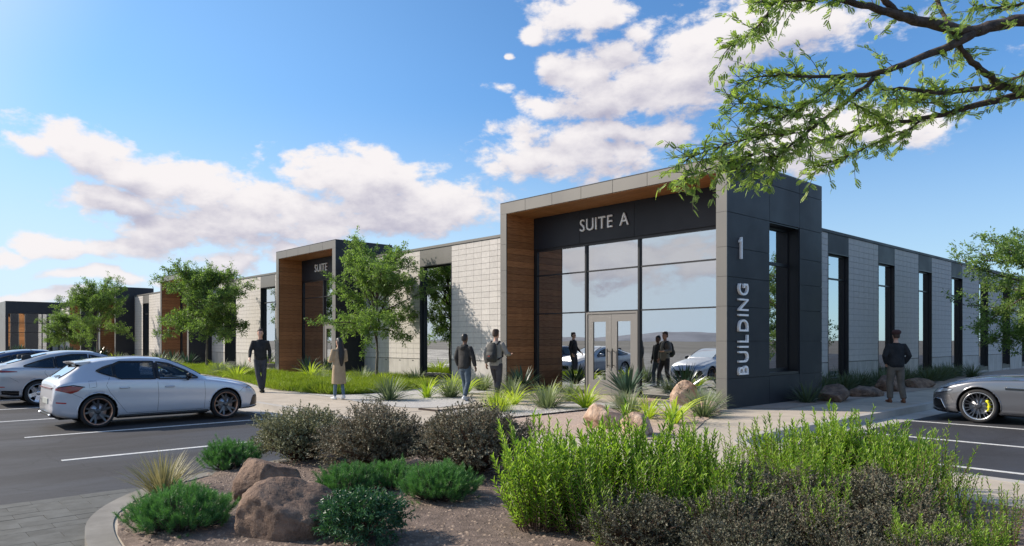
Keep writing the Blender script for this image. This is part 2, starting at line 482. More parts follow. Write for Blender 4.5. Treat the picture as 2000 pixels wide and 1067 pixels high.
strip('kerb_bed', kerb_bed, -.17, .03, -.16, .012, 'kerb_shaded')
strip('kerb_side', kerb_right, -.17, .015, -.16, .006, 'kerb_concrete')
strip('gutter_front', kerb_left, .016, .46, -.17, ROAD + .006, 'kerb_concrete')
strip('gutter_side', kerb_right, .016, .50, -.17, ROAD + .006, 'kerb_concrete')
# painted stall lines
for k in range(8):
    x = -3.23 - 3.18 * k
    o = MB().box(x - .055, x + .055, -12.2, -7.62, ROAD + .001, ROAD + .005).obj('stall_line', 'paint'); o['kind'] = 'structure'
for k in range(9):
    y = -3.4 + 2.72 * k
    o = MB().box(3.13, 8.6, y - .05, y + .05, ROAD + .001, ROAD + .005).obj('stall_line', 'paint'); o['kind'] = 'structure'
# distant hills
for nm, cx, cy, w, h in (('hill', -900, -1500, 900, 25), ('hill', 600, -1900, 1000, 35), ('hill', 1700, 300, 900, 70), ('hill', -1900, 600, 900, 60)):
    V = []; F = []; n = 40
    for j in range(6):
        for i in range(n + 1):
            t = i / n * 2 - 1; r = j / 5
            hh = h * (1 - t * t) * math.sin(r * math.pi) * (.6 + .8 * noise.noise(Vector((cx + t * 4, r * 2, 0))))
            ang = math.atan2(cy, cx)
            V.append((cx - math.sin(ang) * t * w + math.cos(ang) * (r - .5) * 300, cy + math.cos(ang) * t * w + math.sin(ang) * (r - .5) * 300, ROAD - 1 + max(hh, 0)))
    for j in range(5):
        for i in range(n): F.append((j * (n + 1) + i, j * (n + 1) + i + 1, (j + 1) * (n + 1) + i + 1, (j + 1) * (n + 1) + i))
    o = obj(nm, mesh(nm, V, F, 'hill', True)); o['kind'] = 'structure'

# paver crossing at the left
base = sheet('paver_crossing', [(-.45, -40), (5.1, -40), (5.1, -15), (4.5, -13.72), (3.7, -13.17), (2.8, -13.06), (2.1, -12.99), (1.5, -12.87), (.9, -12.58), (.38, -12.15), (-.1, -11.5), (-.45, -11.3)], ROAD + .004, 'joint_black')
pm = MB().box(-.098, .098, -.223, .223, -.004, .012).mesh('paver', 'paver')
cnt = 0
for i in range(24):
    for j in range(22):
        x = -.35 + .2 * i; y = -11.4 - .45 * j + (.225 if i % 2 else 0)
        if inside([(-.46, -11.2), (.0, -11.3), (.45, -11.85), (1.0, -12.35), (1.5, -12.62), (2.8, -12.83), (4.1, -13.05), (5.4, -15.0), (5.4, -24), (-.46, -24)], x, y) and cnt < 300:
            obj('paver', pm, base, (x, y, ROAD + .004 + rnd.uniform(-.002, .002))); cnt += 1
# concrete flags on the side pavement (joints every 1.5 m) and the front walk
side = bpy.data.objects['pavement']
fm = MB().box(-.745, .745, -.745, .745, -.01, .006).mesh('paving_slab', 'slab_concrete')
for j in range(18):
    obj('paving_slab', fm, side, (1.68, -2.0 + 1.5 * j, .0))
fm2 = MB().box(-.995, .995, -.82, .82, -.01, .006).mesh('paving_slab', 'slab_concrete')
for i in range(16):
    obj('paving_slab', fm2, side, (-5.3 - 2.0 * i, -6.1, .0))

# beds
mulch_poly = [(-.72, -9.1), (-.2, -9.9), (-.02, -10.7), (.2, -11.4), (.6, -11.98), (1.05, -12.36), (1.57, -12.62), (2.15, -12.76), (2.8, -12.83), (3.75, -12.95), (4.45, -13.5), (5.4, -15.2), (6.3, -18.2), (13.5, -18), (13.5, -7.2), (7, -6.4), (5.2, -6.3), (3.6, -7.4), (1.4, -8.0), (-.2, -8.4)]
def mulch_h(x, y): return .012 + .05 * max(0, noise.noise(Vector((x * .6, y * .6, 1))) + .35)
def field(name, poly, m, h, step=.16, kind='structure'):
    xs = [p[0] for p in poly]; ys = [p[1] for p in poly]
    nx = int((max(xs) - min(xs)) / step) + 1; ny = int((max(ys) - min(ys)) / step) + 1
    bm = bmesh.new(); f = bm.faces.new([bm.verts.new((x, y, 0)) for x, y in poly])
    for i in range(1, nx):
        x = min(xs) + i * step
        bmesh.ops.bisect_plane(bm, geom=bm.verts[:] + bm.edges[:] + bm.faces[:], plane_co=(x, 0, 0), plane_no=(1, 0, 0))
    for i in range(1, ny):
        y = min(ys) + i * step
        bmesh.ops.bisect_plane(bm, geom=bm.verts[:] + bm.edges[:] + bm.faces[:], plane_co=(0, y, 0), plane_no=(0, 1, 0))
    for v in bm.verts:
        e = v.is_boundary
        v.co.z = .008 if e else h(v.co.x, v.co.y)
    bm.normal_update()
    if sum(f.normal.z for f in bm.faces) < 0: bmesh.ops.reverse_faces(bm, faces=bm.faces[:])
    me = bpy.data.meshes.new(name); bm.to_mesh(me); bm.free(); me.materials.append(MATS[m])
    me.polygons.foreach_set('use_smooth', [True] * len(me.polygons))
    o = obj(name, me); o['kind'] = kind; return o
field('mulch_bed', mulch_poly, 'mulch', mulch_h, .3)
gravel_poly = smooth_poly([(-34, -3.6), (-22.4, -3.6), (-14.5, -4.9), (-10.5, -4.9), (-8.6, -4.9), (-6.2, -5.35), (-4.6, -4.9), (-4.9, -3.4), (-5.9, -2.4), (-7.3, -1.9), (-7.7, .0), (-7.75, 1.30), (-34, 1.30)], 1)
sheet('planting_bed', gravel_poly, .009, 'white_gravel')
sheet('gravel_strip', smooth_poly([(-3.9, -5.0), (-1.85, -5.1), (-1.8, -2.45), (-1.0, -.8), (-.35, -.1), (-.3, 1.1), (-2.7, 1.1), (-3.0, -1.5), (-4.0, -2.8)], 1), .010, 'white_gravel')
sheet('granite_bed', smooth_poly([(-1.8, -5.2), (-.6, -5.8), (.7, -6.0), (1.6, -5.6), (2.0, -4.6), (1.35, -3.2), (.75, -2.0), (.35, -.6), (-.3, -.12), (-1.1, -.9), (-1.8, -2.5)], 1), .014, 'granite_fines')
sheet('side_bed', [(.85, 1.0), (.9, 12), (.85, 34), (-1.3, 34), (-1.3, 4.9), (.02, 4.87), (.02, .5)], .010, 'granite_fines')
sheet('back_ground', [(-95, 2.9), (-3, 2.9), (-3, 60), (-95, 60)], .002, 'soil')
for k, ln in enumerate(([(-4.6, -5.15), (-3.95, -5.1), (-4.0, -4.2), (-4.05, -2.9)], [(-1.82, -5.1), (-1.84, -3.7), (-1.86, -2.45), (-1.3, -1.2)])):
    o = strip('edging', ln, -.006, .006, -.02, .045, 'steel_edge', 'thing')
    tag(o, ('thin dark steel edging along the walk, the left one beside the light gravel', 'thin dark steel edging between the light gravel and the pink granite')[k], 'edging')

# ------------------------------------------------------------------ pebbles and bark on the beds
def pebbles(name, poly, n, smin, smax, m, label, near=None, z=.01):
    u = np.array([(1, 0, -.5), (-.5, .87, -.4), (-.5, -.87, -.4), (0, 0, .8)], dtype=float)
    Fq = np.array([(0, 1, 3), (1, 2, 3), (2, 0, 3)])
    xs = [p[0] for p in poly]; ys = [p[1] for p in poly]; P = []
    while len(P) < n:
        x = rnd.uniform(min(xs), max(xs)); y = rnd.uniform(min(ys), max(ys))
        if inside(poly, x, y) and (near is None or near(x, y)): P.append((x, y, mulch_h(x, y) if name == 'mulch_chips' else z))
    P = np.array(P); th = rng.uniform(0, 6.28, n); s = rng.uniform(smin, smax, n)
    st = rng.uniform(.5, 1.8, n) if name == 'mulch_chips' else rng.uniform(.8, 1.2, n)
    V = np.zeros((n, 4, 3))
    c, sn = np.cos(th), np.sin(th)
    for k in range(4):
        x = u[k, 0] * s * st; y = u[k, 1] * s
        V[:, k, 0] = P[:, 0] + x * c - y * sn; V[:, k, 1] = P[:, 1] + x * sn + y * c; V[:, k, 2] = P[:, 2] + (u[k, 2] + .4) * s * .6
    F = (np.arange(n)[:, None, None] * 4 + Fq[None]).reshape(-1, 3)
    o = obj(name, mesh(name, V.reshape(-1, 3), F, m, tint=np.repeat(rng.random(n), 3)))
    return tag(o, label, None, None, 'stuff')
leaf_mat('chip', (.12, .085, .065), (.34, .26, .20), .0, clump=3)
leaf_mat('pebble', (.34, .30, .26), (.66, .62, .56), .0, clump=3)
leaf_mat('pink_pebble', (.30, .20, .15), (.60, .46, .37), .0, clump=3)
near_cam = lambda x, y: (Vector((x, y)) - Vector(CAM[:2])).length < 9.5
pebbles('mulch_chips', mulch_poly, 26000, .006, .022, 'chip', 'brown wood chips and grit covering the foreground island bed', near_cam)
pebbles('gravel', [(-4, -5.1), (-1.8, -5.1), (-1.8, -2.4), (-3.8, -2.2)], 5000, .010, .022, 'pebble', 'pale loose gravel along the steel edging')
pebbles('granite_gravel', [(-1.8, -5.2), (.7, -5.9), (1.9, -4.6), (.8, -2.0), (-1, -1.2), (-1.8, -2.5)], 7000, .008, .02, 'pink_pebble', 'pink decomposed granite grit around the tan boulders')

# ------------------------------------------------------------------ the building
HW, HP = 5.08, 5.69
B = thing('commercial_building', 'long pale block building with dark timber-lined entrance portals, lettered SUITE A and BUILDING 1', 'building')
BLOCKS = []          # (x, y, z, axis) of every block face
def wall_run(axis, plane, a0, a1, wins, front, ztop=HW):
    """one straight wall: axis 'x' runs along x at y=plane, 'y' runs along y at x=plane; front = outward sign"""
    def bx(mb, u0, u1, d0, d1, z0, z1):       # d = depth inward from the face
        if axis == 'x': mb.box(u0, u1, plane + d0, plane + d1, z0, z1)
        else: mb.box(plane - d1, plane - d0, u0, u1, z0, z1)
    wall = MB(); coping = MB()
    segs = []; c = a0
    for w0, w1 in wins:
        segs.append((c, w0)); c = w1
    segs.append((c, a1))
    for s0, s1 in segs:
        bx(wall, s0, s1, .02, .32, .84, ztop - .02)
        basec = MB(); bx(basec, s0 + .002, s1 - .002, .0, .32, -.05, .83); basec.obj('base_course', 'base_concrete', B)
        n = max(1, round((s1 - s0) / .40)); w = (s1 - s0) / n
        nz = 21; h = (ztop - .10 - .85) / nz
        for i in range(n):
            for k in range(nz):
                BLOCKS.append((axis, plane, s0 + (i + .5) * w, .85 + (k + .5) * h, w, h))
    bx(coping, a0 + .002, a1 - .002, -.03, .36, ztop - .09, ztop)
    wo_ = wall.obj('wall', 'mortar', B); coping.obj('coping', 'dark_panel' if axis == 'y' else 'light_panel', B)
    for w0, w1 in wins:
        f = MB(); t = .05; rc = .17
        zt, zb, zm = 4.37, .28, 3.53
        bx(f, w0 + .001, w0 + .03, -.01, .24, .0, zt - .001); bx(f, w1 - .03, w1 - .001, -.01, .24, .0, zt - .001)   # reveals
        bx(f, w0 + .03, w1 - .03, -.01, .24, zt - .03, zt - .002)
        bx(f, w0 + .03, w1 - .03, .0, .24, .10, zb)
        for u0, u1, z0, z1 in ((w0 + .03, w0 + .03 + t, zb, zt - .03), (w1 - .03 - t, w1 - .03, zb, zt - .03),
                               (w0 + .03 + t, w1 - .03 - t, zb, zb + t), (w0 + .03 + t, w1 - .03 - t, zt - .03 - t, zt - .03), (w0 + .03 + t, w1 - .03 - t, zm, zm + t)):
            bx(f, u0, u1, rc - .05, rc + .03, z0, z1)
        win = f.obj('window', 'dark_frame', B)
        for z0, z1 in ((zb + t, zm), (zm + t, zt - .03 - t)):
            p = MB(); bx(p, w0 + .03 + t, w1 - .03 - t, rc - .01, rc, z0, z1); p.obj('glass_pane', 'glass_blue' if axis == 'x' else 'glass', win)
        s = MB(); bx(s, w0 + .002, w1 - .002, .0, .3, zt, ztop - .092); s.obj('spandrel_panel', 'light_panel' if axis == 'x' else 'dark_panel', B)
        s = MB(); bx(s, w0 - .1, w1 + .1, .95, 1.0, .1, 4.5); s.obj('blind', 'blue_screen', B)
        s = MB(); bx(s, w0 + .03, w1 - .03, .0, .32, -.02, .10); s.obj('sill', 'base_concrete', B)

portals = [(-7.66, 0.0), (-23.6, -17.9), (-41.4, -35.85), (-57.9, -52.7), (-69.8, -64.7)]
wall_run('x', 1.36, -17.9, -7.66, [(-13.83, -11.85)], -1)
wall_run('x', 1.36, -35.85, -23.6, [(-33.74, -32.02), (-28.6, -26.75)], -1)
wall_run('x', 1.36, -52.7, -41.4, [(-50.48, -48.89)], -1)
wall_run('x', 1.36, -64.7, -57.9, [(-62.3, -60.6)], -1)
wall_run('x', 1.36, -81.9, -69.8, [(-77.0, -75.2)], -1)
wall_run('y', -1.36, 4.85, 46, [(8.38 + 4.16 * k, 9.98 + 4.16 * k) for k in range(9)], 1)

# blocks: the 300 nearest are single parts, the others one mesh
BLOCKS.sort(key=lambda b: ((b[2] if b[0] == 'x' else b[1]) - CAM.x) ** 2 + ((b[1] if b[0] == 'x' else b[2]) - CAM.y) ** 2)
cache = {}
rest = {}
for i, (ax, pl, u, z, w, h) in enumerate(BLOCKS):
    g = .0048
    if i < 300:
        key = (ax, round(w, 3), round(h, 3))
        if key not in cache:
            m_ = MB()
            if ax == 'x': m_.box(-w / 2 + g, w / 2 - g, 0, .02, -h / 2 + g, h / 2 - g)
            else: m_.box(-.02, 0, -w / 2 + g, w / 2 - g, -h / 2 + g, h / 2 - g)
            cache[key] = m_.mesh('block', 'block')
        dd = rnd.uniform(-.0012, .0012)
        obj('block', cache[key], B, (u, pl + dd, z) if ax == 'x' else (pl - dd, u, z))
    else:
        m_ = rest.setdefault(0, MB())
        if ax == 'x': m_.box(u - w / 2 + g, u + w / 2 - g, pl, pl + .02, z - h / 2 + g, z + h / 2 - g)
        else: m_.box(pl - .02, pl, u - w / 2 + g, u + w / 2 - g, z - h / 2 + g, z + h / 2 - g)
o = rest[0].obj('blockwork', 'block', B); o['kind'] = 'stuff'
# vent slots punched in the base course
vent = MB().box(-.05, -.01, -.004, .01, -.02, .02).box(.01, .05, -.004, .01, -.02, .02).mesh('vent_slot', 'joint_black')
for x in (-16.2, -15.2, -14.3, -11.5, -10.6, -9.7, -8.7):
    obj('vent_slot', vent, B, (x, 1.36, .77))
# roof, floor, inside walls
MB().box(-81.9, -1.4, 1.72, 30, 4.7, 4.85).box(-30, -1.72, 1.72, 46, 4.851, 4.86).obj('roof', 'roofing', B)
MB().box(-81.9, -1.7, 6.0, 6.2, 0, 4.7).box(-6.2, -6.0, 6.2, 46, 0, 4.7).obj('inner_wall', 'interior', B)
MB().box(-81.9, -.35, 1.2, 6.0, -.04, .012).box(-6, -1.72, 6.0, 46, -.04, .013).obj('inner_floor', 'interior', B)

ROWS = [0.0, .68, 1.53, 2.32, 2.99, 3.66, 4.45, 5.34, HP]
def portal(x0, x1, first):
    e = bpy.data.objects.new('entrance_portal', None); e.location = (x1, 0, 0); link(e, B)
    if first: e['label'] = 'largest entrance portal, at the corner, lettered SUITE A and BUILDING 1'
    W_ = x1 - x0; T = .27; back = 4.85 if first else 2.75; gy = 1.16; zs = 5.37
    X0, X1 = -W_, 0.0
    pmats = {'L': 'light_panel', 'D': 'dark_panel'}
    def panel(x0_, x1_, y0_, y1_, z0_, z1_, m, name='metal_panel'):
        return MB().box(x0_, x1_, y0_, y1_, z0_, z1_).obj(name, m, e)
    g = .006
    # cores
    core = MB()
    core.box(X0 + .02, X0 + T - .02, .02, gy + .3, -.05, zs)
    core.box(X1 - T + .02, X1 - .02, .02, gy + .3, -.05, zs)
    core.box(X0 + .02, X1 - .02, .02, back - .02, zs + .001, HP - .03)
    if first:
        core.box(-.34, -.02, gy + .3, 1.96, -.05, zs)
        core.box(-.34, -.02, 3.55, back - .02, -.05, zs)
        core.box(-.34, -.02, 1.96, 3.55, -.05, .70)
        core.box(-.34, -.02, 1.96, 3.55, 4.47, zs)
        core.box(-1.34, -.34, back - .3, back - .02, -.05, zs)
        core.box(X0 + .02, X0 + .3, gy + .3, back, HW, zs)
    else:
        core.box(X1 - .3, X1 - .02, gy + .3, back, HW - .4, zs)
        core.box(X0 + .02, X0 + .3, gy + .3, back, HW - .4, zs)
    core.obj('core', 'joint_black', e)
    # front columns
    for r in range(7):
        z0_, z1_ = ROWS[r], ROWS[r + 1] if r < 6 else HP
        for a, b in ((X0, X0 + T), (X1 - T, X1)):
            panel(a, b, 0, .02, z0_ + (g if r else -.05), (z1_ if r < 6 else 5.37) - (0 if r == 6 else 0), 'light_panel')
    # fascia: seven panels
    n = 7 if first else 5
    for k in range(n):
        a = X0 + W_ * k / n; b = X0 + W_ * (k + 1) / n
        panel(a + (g if k else 0), b - (g if k < n - 1 else 0), 0, .02, zs + .004, HP, 'light_panel')
    # inner edges dark
    # side cladding (+x face)
    if first:
        cols = [(0.021, 1.96), (1.96, 3.55), (3.55, back)]
        for r in range(8):
            z0_, z1_ = ROWS[r], ROWS[r + 1]
            for ci, (a, b) in enumerate(cols):
                if ci == 1 and 1 <= r <= 5: continue
                panel(-.02, 0.0, a + (g if ci else 0), b - (g if ci < 2 else 0), z0_ + (g if r else -.05), z1_ - (g if r < 7 else 0), 'dark_panel')
        # recess lining and window in the side
        wn = MB(); za, zb_ = .70, 4.44
        wn.box(-.5, -.021, 1.961, 1.98, za, zb_); wn.box(-.5, -.021, 3.53, 3.549, za, zb_); wn.box(-.5, -.021, 1.98, 3.53, zb_ - .02, zb_); wn.box(-.5, -.021, 1.98, 3.53, za, za + .06)
        for (a, b, c_, d_) in ((1.98, 2.04, za + .06, zb_ - .02), (3.47, 3.53, za + .06, zb_ - .02), (2.04, 3.47, za + .06, za + .14), (2.04, 3.47, zb_ - .08, zb_ - .02), (2.04, 3.47, 3.45, 3.53)):
            wn.box(-.36, -.29, a, b, c_, d_)
        wo2 = wn.obj('window_frame', 'dark_frame', e)
        panel(-.335, -.325, 2.04, 3.47, za + .14, 3.45, 'glass', 'glass_pane'); panel(-.335, -.325, 2.04, 3.47, 3.53, zb_ - .08, 'glass', 'glass_pane')
        panel(-.80, -.76, 1.9, 3.6, .3, 3.5, 'blue_screen', 'blind')
        # return wall at the back
        for r in range(8): panel(-1.34, -.021, back - .0195, back, ROWS[r] + (g if r else -.05), ROWS[r + 1] - g, 'dark_panel')
    else:
        for r in range(8):
            for a, b in ((.021, 1.36), (1.36, back)):
                if a > 1 and ROWS[r + 1] < 4.3: continue
                panel(-.02, 0.0, a, b - g, ROWS[r] + (g if r else -.05), ROWS[r + 1] - g, 'dark_panel')
    # left return
    panel(X0, X0 + .02, .021, 1.36, -.05, 5.37, 'dark_panel'); panel(X0, X0 + .02, .021, back, 5.38, HP, 'dark_panel')
    if not first: panel(X0, X0 + .02, 1.37, back, HW - .3, 5.37, 'dark_panel')
    # roof cap
    panel(X0, X1, 0.0, back, HP + .001, HP + .03, 'dark_frame', 'coping')
    # wood boards: left and right inner walls, and soffit
    key = 'board%s' % first
    hb = .2
    bm_ = MB().box(0, .018, .035, gy, .005, hb - .004).mesh('wood_board', 'wood')
    for side_ in (0, 1):
        for k in range(27):
            z0_ = k * hb
            if z0_ + hb > zs + .05: continue
            obj('wood_board', bm_, e, (X0 + T - .018 + .0 if side_ == 0 else X1 - T, 0, z0_ - .03))
    nb = 5
    sb = MB().box(X0 + T + .02, X1 - T - .02, .003, gy / nb - .003, zs - .018, zs - .002).mesh('soffit_board', 'soffit_wood')
    for k in range(nb): obj('soffit_board', sb, e, (0, .02 + (gy - .02) / nb * k, 0))
    MB().box(X0 + T - .02, X0 + T + .002, .0205, .034, 0, zs - .02).box(X1 - T - .002, X1 - T + .02, .0205, .034, 0, zs - .02).obj('trim', 'joint_black', e)
    # header
    gx0, gx1 = X0 + T + .002, X1 - T - .002
    if first:
        cuts = [gx0, -5.47, -3.48, gx1]
    else:
        cuts = [gx0, X0 + W_ * .42, X0 + W_ * .7, gx1]
    for a, b in zip(cuts[:-1], cuts[1:]):
        panel(a + .005, b - .005, gy, gy + .02, 4.38, zs - .02, 'dark_panel')
    panel(gx0, gx1, gy + .021, gy + .12, 4.36, zs - .0205, 'joint_black', 'header_backing')
    # glazing
    fr = MB(); y0_, y1_ = gy + .02, gy + .13
    if first: vm = [gx0 + .12, -5.25, -3.34, gx1 - .06]; hm = [3.55, 2.37]
    else: vm = [gx0 + .10, X0 + W_ * .42, X0 + W_ * .76, gx1 - .05]; hm = [3.55, 2.37]
    fr.box(gx0, vm[0], y0_, y1_, -.02, 4.355); fr.box(vm[3], gx1, y0_, y1_, -.02, 4.355)
    fr.box(vm[0], vm[3], y0_, y1_, 4.30, 4.355)
    for v in vm[1:3]: fr.box(v - .03, v + .03, y0_ - .01, y1_, -.02, 4.30)
    spans = [(vm[0], vm[1] - .03), (vm[1] + .03, vm[2] - .03), (vm[2] + .03, vm[3])]
    for i, (a, b) in enumerate(spans):
        for z_ in hm: fr.box(a, b, y0_ + .01, y1_, z_ - .018, z_ + .018)
        if i != 1: fr.box(a, b, y0_ + .01, y1_, -.02, .10)
    fr.obj('mullions', 'dark_frame', e)
    yg = gy + .07
    for i, (a, b) in enumerate(spans):
        zz = [(.10, hm[1] - .018), (hm[1] + .018, hm[0] - .018), (hm[0] + .018, 4.30)]
        for k, (c_, d_) in enumerate(zz):
            if i == 1 and k == 0: continue
            panel(a, b, yg, yg + .01, c_, d_, 'glass', 'glass_pane')
    a, b = spans[1]; mid = (a + b) / 2
    dcol = 'door_frame_metal'
    MB().box(a, a + .05, gy + .0, gy + .12, -.02, 2.352).box(b - .05, b, gy + .0, gy + .12, -.02, 2.352).box(a + .05, b - .05, gy, gy + .12, 2.30, 2.352).obj('door_frame', dcol, e)
    for s, (p, q) in enumerate(((a + .055, mid - .004), (mid + .004, b - .055))):
        d_ = MB(); st = .20
        d_.box(p, p + st, gy + .02, gy + .08, .01, 2.295).box(q - st, q, gy + .02, gy + .08, .01, 2.295)
        d_.box(p + st, q - st, gy + .02, gy + .08, .01, .42).box(p + st, q - st, gy + .02, gy + .08, 2.08, 2.295)
        d_.obj('door', dcol, e)
        panel(p + st, q - st, gy + .045, gy + .055, .42, 2.08, 'glass', 'door_pane')
        hx = (q - .09) if s == 0 else (p + .09)
        MB().tube([(hx, gy - .05, .78), (hx, gy - .05, 1.32)], .014, 8).tube([(hx, gy - .05, .85), (hx, gy + .025, .85)], .011, 8).tube([(hx, gy - .05, 1.25), (hx, gy + .025, 1.25)], .011, 8).obj('door_handle', 'steel_black', e)
    return e
PORT = [portal(a, b, i == 0) for i, (a, b) in enumerate(portals)]

# lettering
def letter(ch, m, parent, loc, rot, cap, sx=1.0, ext=.02):
    cu = bpy.data.curves.new('letter', 'FONT'); cu.body = ch; cu.size = cap / .69; cu.extrude = ext; cu.resolution_u = 4
    t = bpy.data.objects.new('letter_tmp', cu); COL.objects.link(t)
    bpy.context.view_layer.update()
    me = bpy.data.meshes.new_from_object(t.evaluated_get(bpy.context.evaluated_depsgraph_get())); me.name = 'letter'
    bpy.data.objects.remove(t)
    co = np.zeros(len(me.vertices) * 3, dtype=np.float32); me.vertices.foreach_get('co', co); co = co.reshape(-1, 3)
    lo, hi = co[:, 0].min(), co[:, 0].max(); co[:, 0] = (co[:, 0] - lo) * sx; w = (hi - lo) * sx
    me.vertices.foreach_set('co', co.ravel()); me.update()
    me.materials.clear(); me.materials.append(MATS[m])
    o = obj('letter', me, parent, loc); o.rotation_euler = rot
    return w
def word(txt, m, parent, start, step_dir, rot, cap, sx, gap, ext=.02, total=None):
    p = Vector(start); d = Vector(step_dir)
    for ch in txt:
        if ch == ' ': p += d * cap * .55; continue
        w = letter(ch, m, parent, p.copy(), rot, cap, sx, ext); p += d * (w + gap)
    return p
word('SUITE A', 'letter_white', PORT[0], (-5.42, 1.13, 4.72), (1, 0, 0), (R(90), 0, 0), .345, .92, .068)
word('SUITE', 'letter_white', PORT[1], (-4.03, 1.13, 4.72), (1, 0, 0), (R(90), 0, 0), .345, .9, .066)
# on the side wall (+x face): text plane normal +x, reading upwards
rot_side = Matrix(((0, 0, 1), (0, 1, 0), (1, 0, 0)))      # columns set below
def rotm(right, up):
    r_ = Vector(right); u_ = Vector(up); n_ = r_.cross(u_)
    return Matrix((r_, u_, n_)).transposed().to_euler()
word('BUILDING', 'letter_silver', PORT[0], (.03, .86, .76), (0, 0, 1), rotm((0, 0, 1), (0, -1, 0)), .42, .72, .078, ext=.028)
def numeral_one(parent, y, z, h):
    P2 = [(.075, 0), (.15, 0), (.15, 1), (.095, 1), (.07, .90), (-.005, .84), (-.005, .745), (.075, .80)]
    V = [(xx, y + a * h * 1.3, z + b * h) for xx in (.002, .055) for a, b in P2]; n = len(P2)
    F = [tuple(range(n))[::-1], tuple(range(n, 2 * n))] + [(i, (i + 1) % n, n + (i + 1) % n, n + i) for i in range(n)]
    obj('letter', mesh('letter', V, F, 'letter_silver'), parent)
numeral_one(PORT[0], .50, 3.42, .50)

# far building beyond the car park
FB = thing('glass_fronted_building', 'low dark-framed building with a glass front closing the far left end of the block', 'building', (-82, -3.5, 0))
MB().box(-.3, 0, 0, .25, 0, HP).box(-.3, 0, 12.5, 12.8, 0, HP).box(-.3, 0, .25, 12.5, 4.4, HP).obj('portal_frame', 'dark_panel', FB)
MB().box(-14, -.301, .0, .25, -.1, .9).box(-14, -.301, 0, .25, 4.9, HP).box(-4.6, -.301, 0, .25, .9, 4.9).box(-14, -5.2, 0, .25, .9, 4.9).obj('wall', 'light_panel', FB)
MB().box(-5.2, -4.6, .1, .2, .9, 4.9).obj('window', 'dark_frame', FB)
MB().box(-14, -.301, .26, 12.8, 5.2, HP - .02).obj('roof', 'dark_panel', FB)
mm = MB()
for y in (3.3, 6.0, 9.3): mm.box(-.5, -.4, y - .05, y + .05, 0, 4.4)
for z in (3.4, 2.4): mm.box(-.49, -.41, .25, 12.5, z - .03, z + .03)
mm.obj('mullions', 'dark_frame', FB)
yy = [.25, 3.25, 6.0, 9.25, 12.5]
for a, b in zip(yy[:-1], yy[1:]):
    for c_, d_ in ((.05, 2.37), (2.43, 3.37), (3.43, 4.4)):
        MB().box(-.46, -.45, a, b, c_, d_).obj('glass_pane', 'glass', FB)
MB().box(-.5, -.35, 4.0, 5.9, 0, 2.35).obj('door', 'dark_frame', FB)
MB().box(-.345, -.34, 4.25, 4.8, .3, 2.1).obj('door_pane', 'glass', FB); MB().box(-.345, -.34, 5.1, 5.65, .3, 2.1).obj('door_pane', 'glass', FB)
MB().box(-8, -7.8, .3, 12.5, 0, 5).box(-7.8, -.5, .26, 12.5, -.05, .01).obj('inner_wall', 'interior', FB)


# ------------------------------------------------------------------ vehicles
def pchip(xk, yk, x):
    xk = np.asarray(xk, float); yk = np.asarray(yk, float)
    h = np.diff(xk); dlt = np.diff(yk) / h; m = np.zeros(len(xk))
    m[0], m[-1] = dlt[0], dlt[-1]
    for i in range(1, len(xk) - 1):
        if dlt[i - 1] * dlt[i] > 0:
            w1 = 2 * h[i] + h[i - 1]; w2 = h[i] + 2 * h[i - 1]
            m[i] = (w1 + w2) / (w1 / dlt[i - 1] + w2 / dlt[i])
    i = np.clip(np.searchsorted(xk, x) - 1, 0, len(xk) - 2)
    t = (x - xk[i]) / h[i]
    return ((2 * t**3 - 3 * t**2 + 1) * yk[i] + (t**3 - 2 * t**2 + t) * h[i] * m[i] + (-2 * t**3 + 3 * t**2) * yk[i + 1] + (t**3 - t**2) * h[i] * m[i + 1])

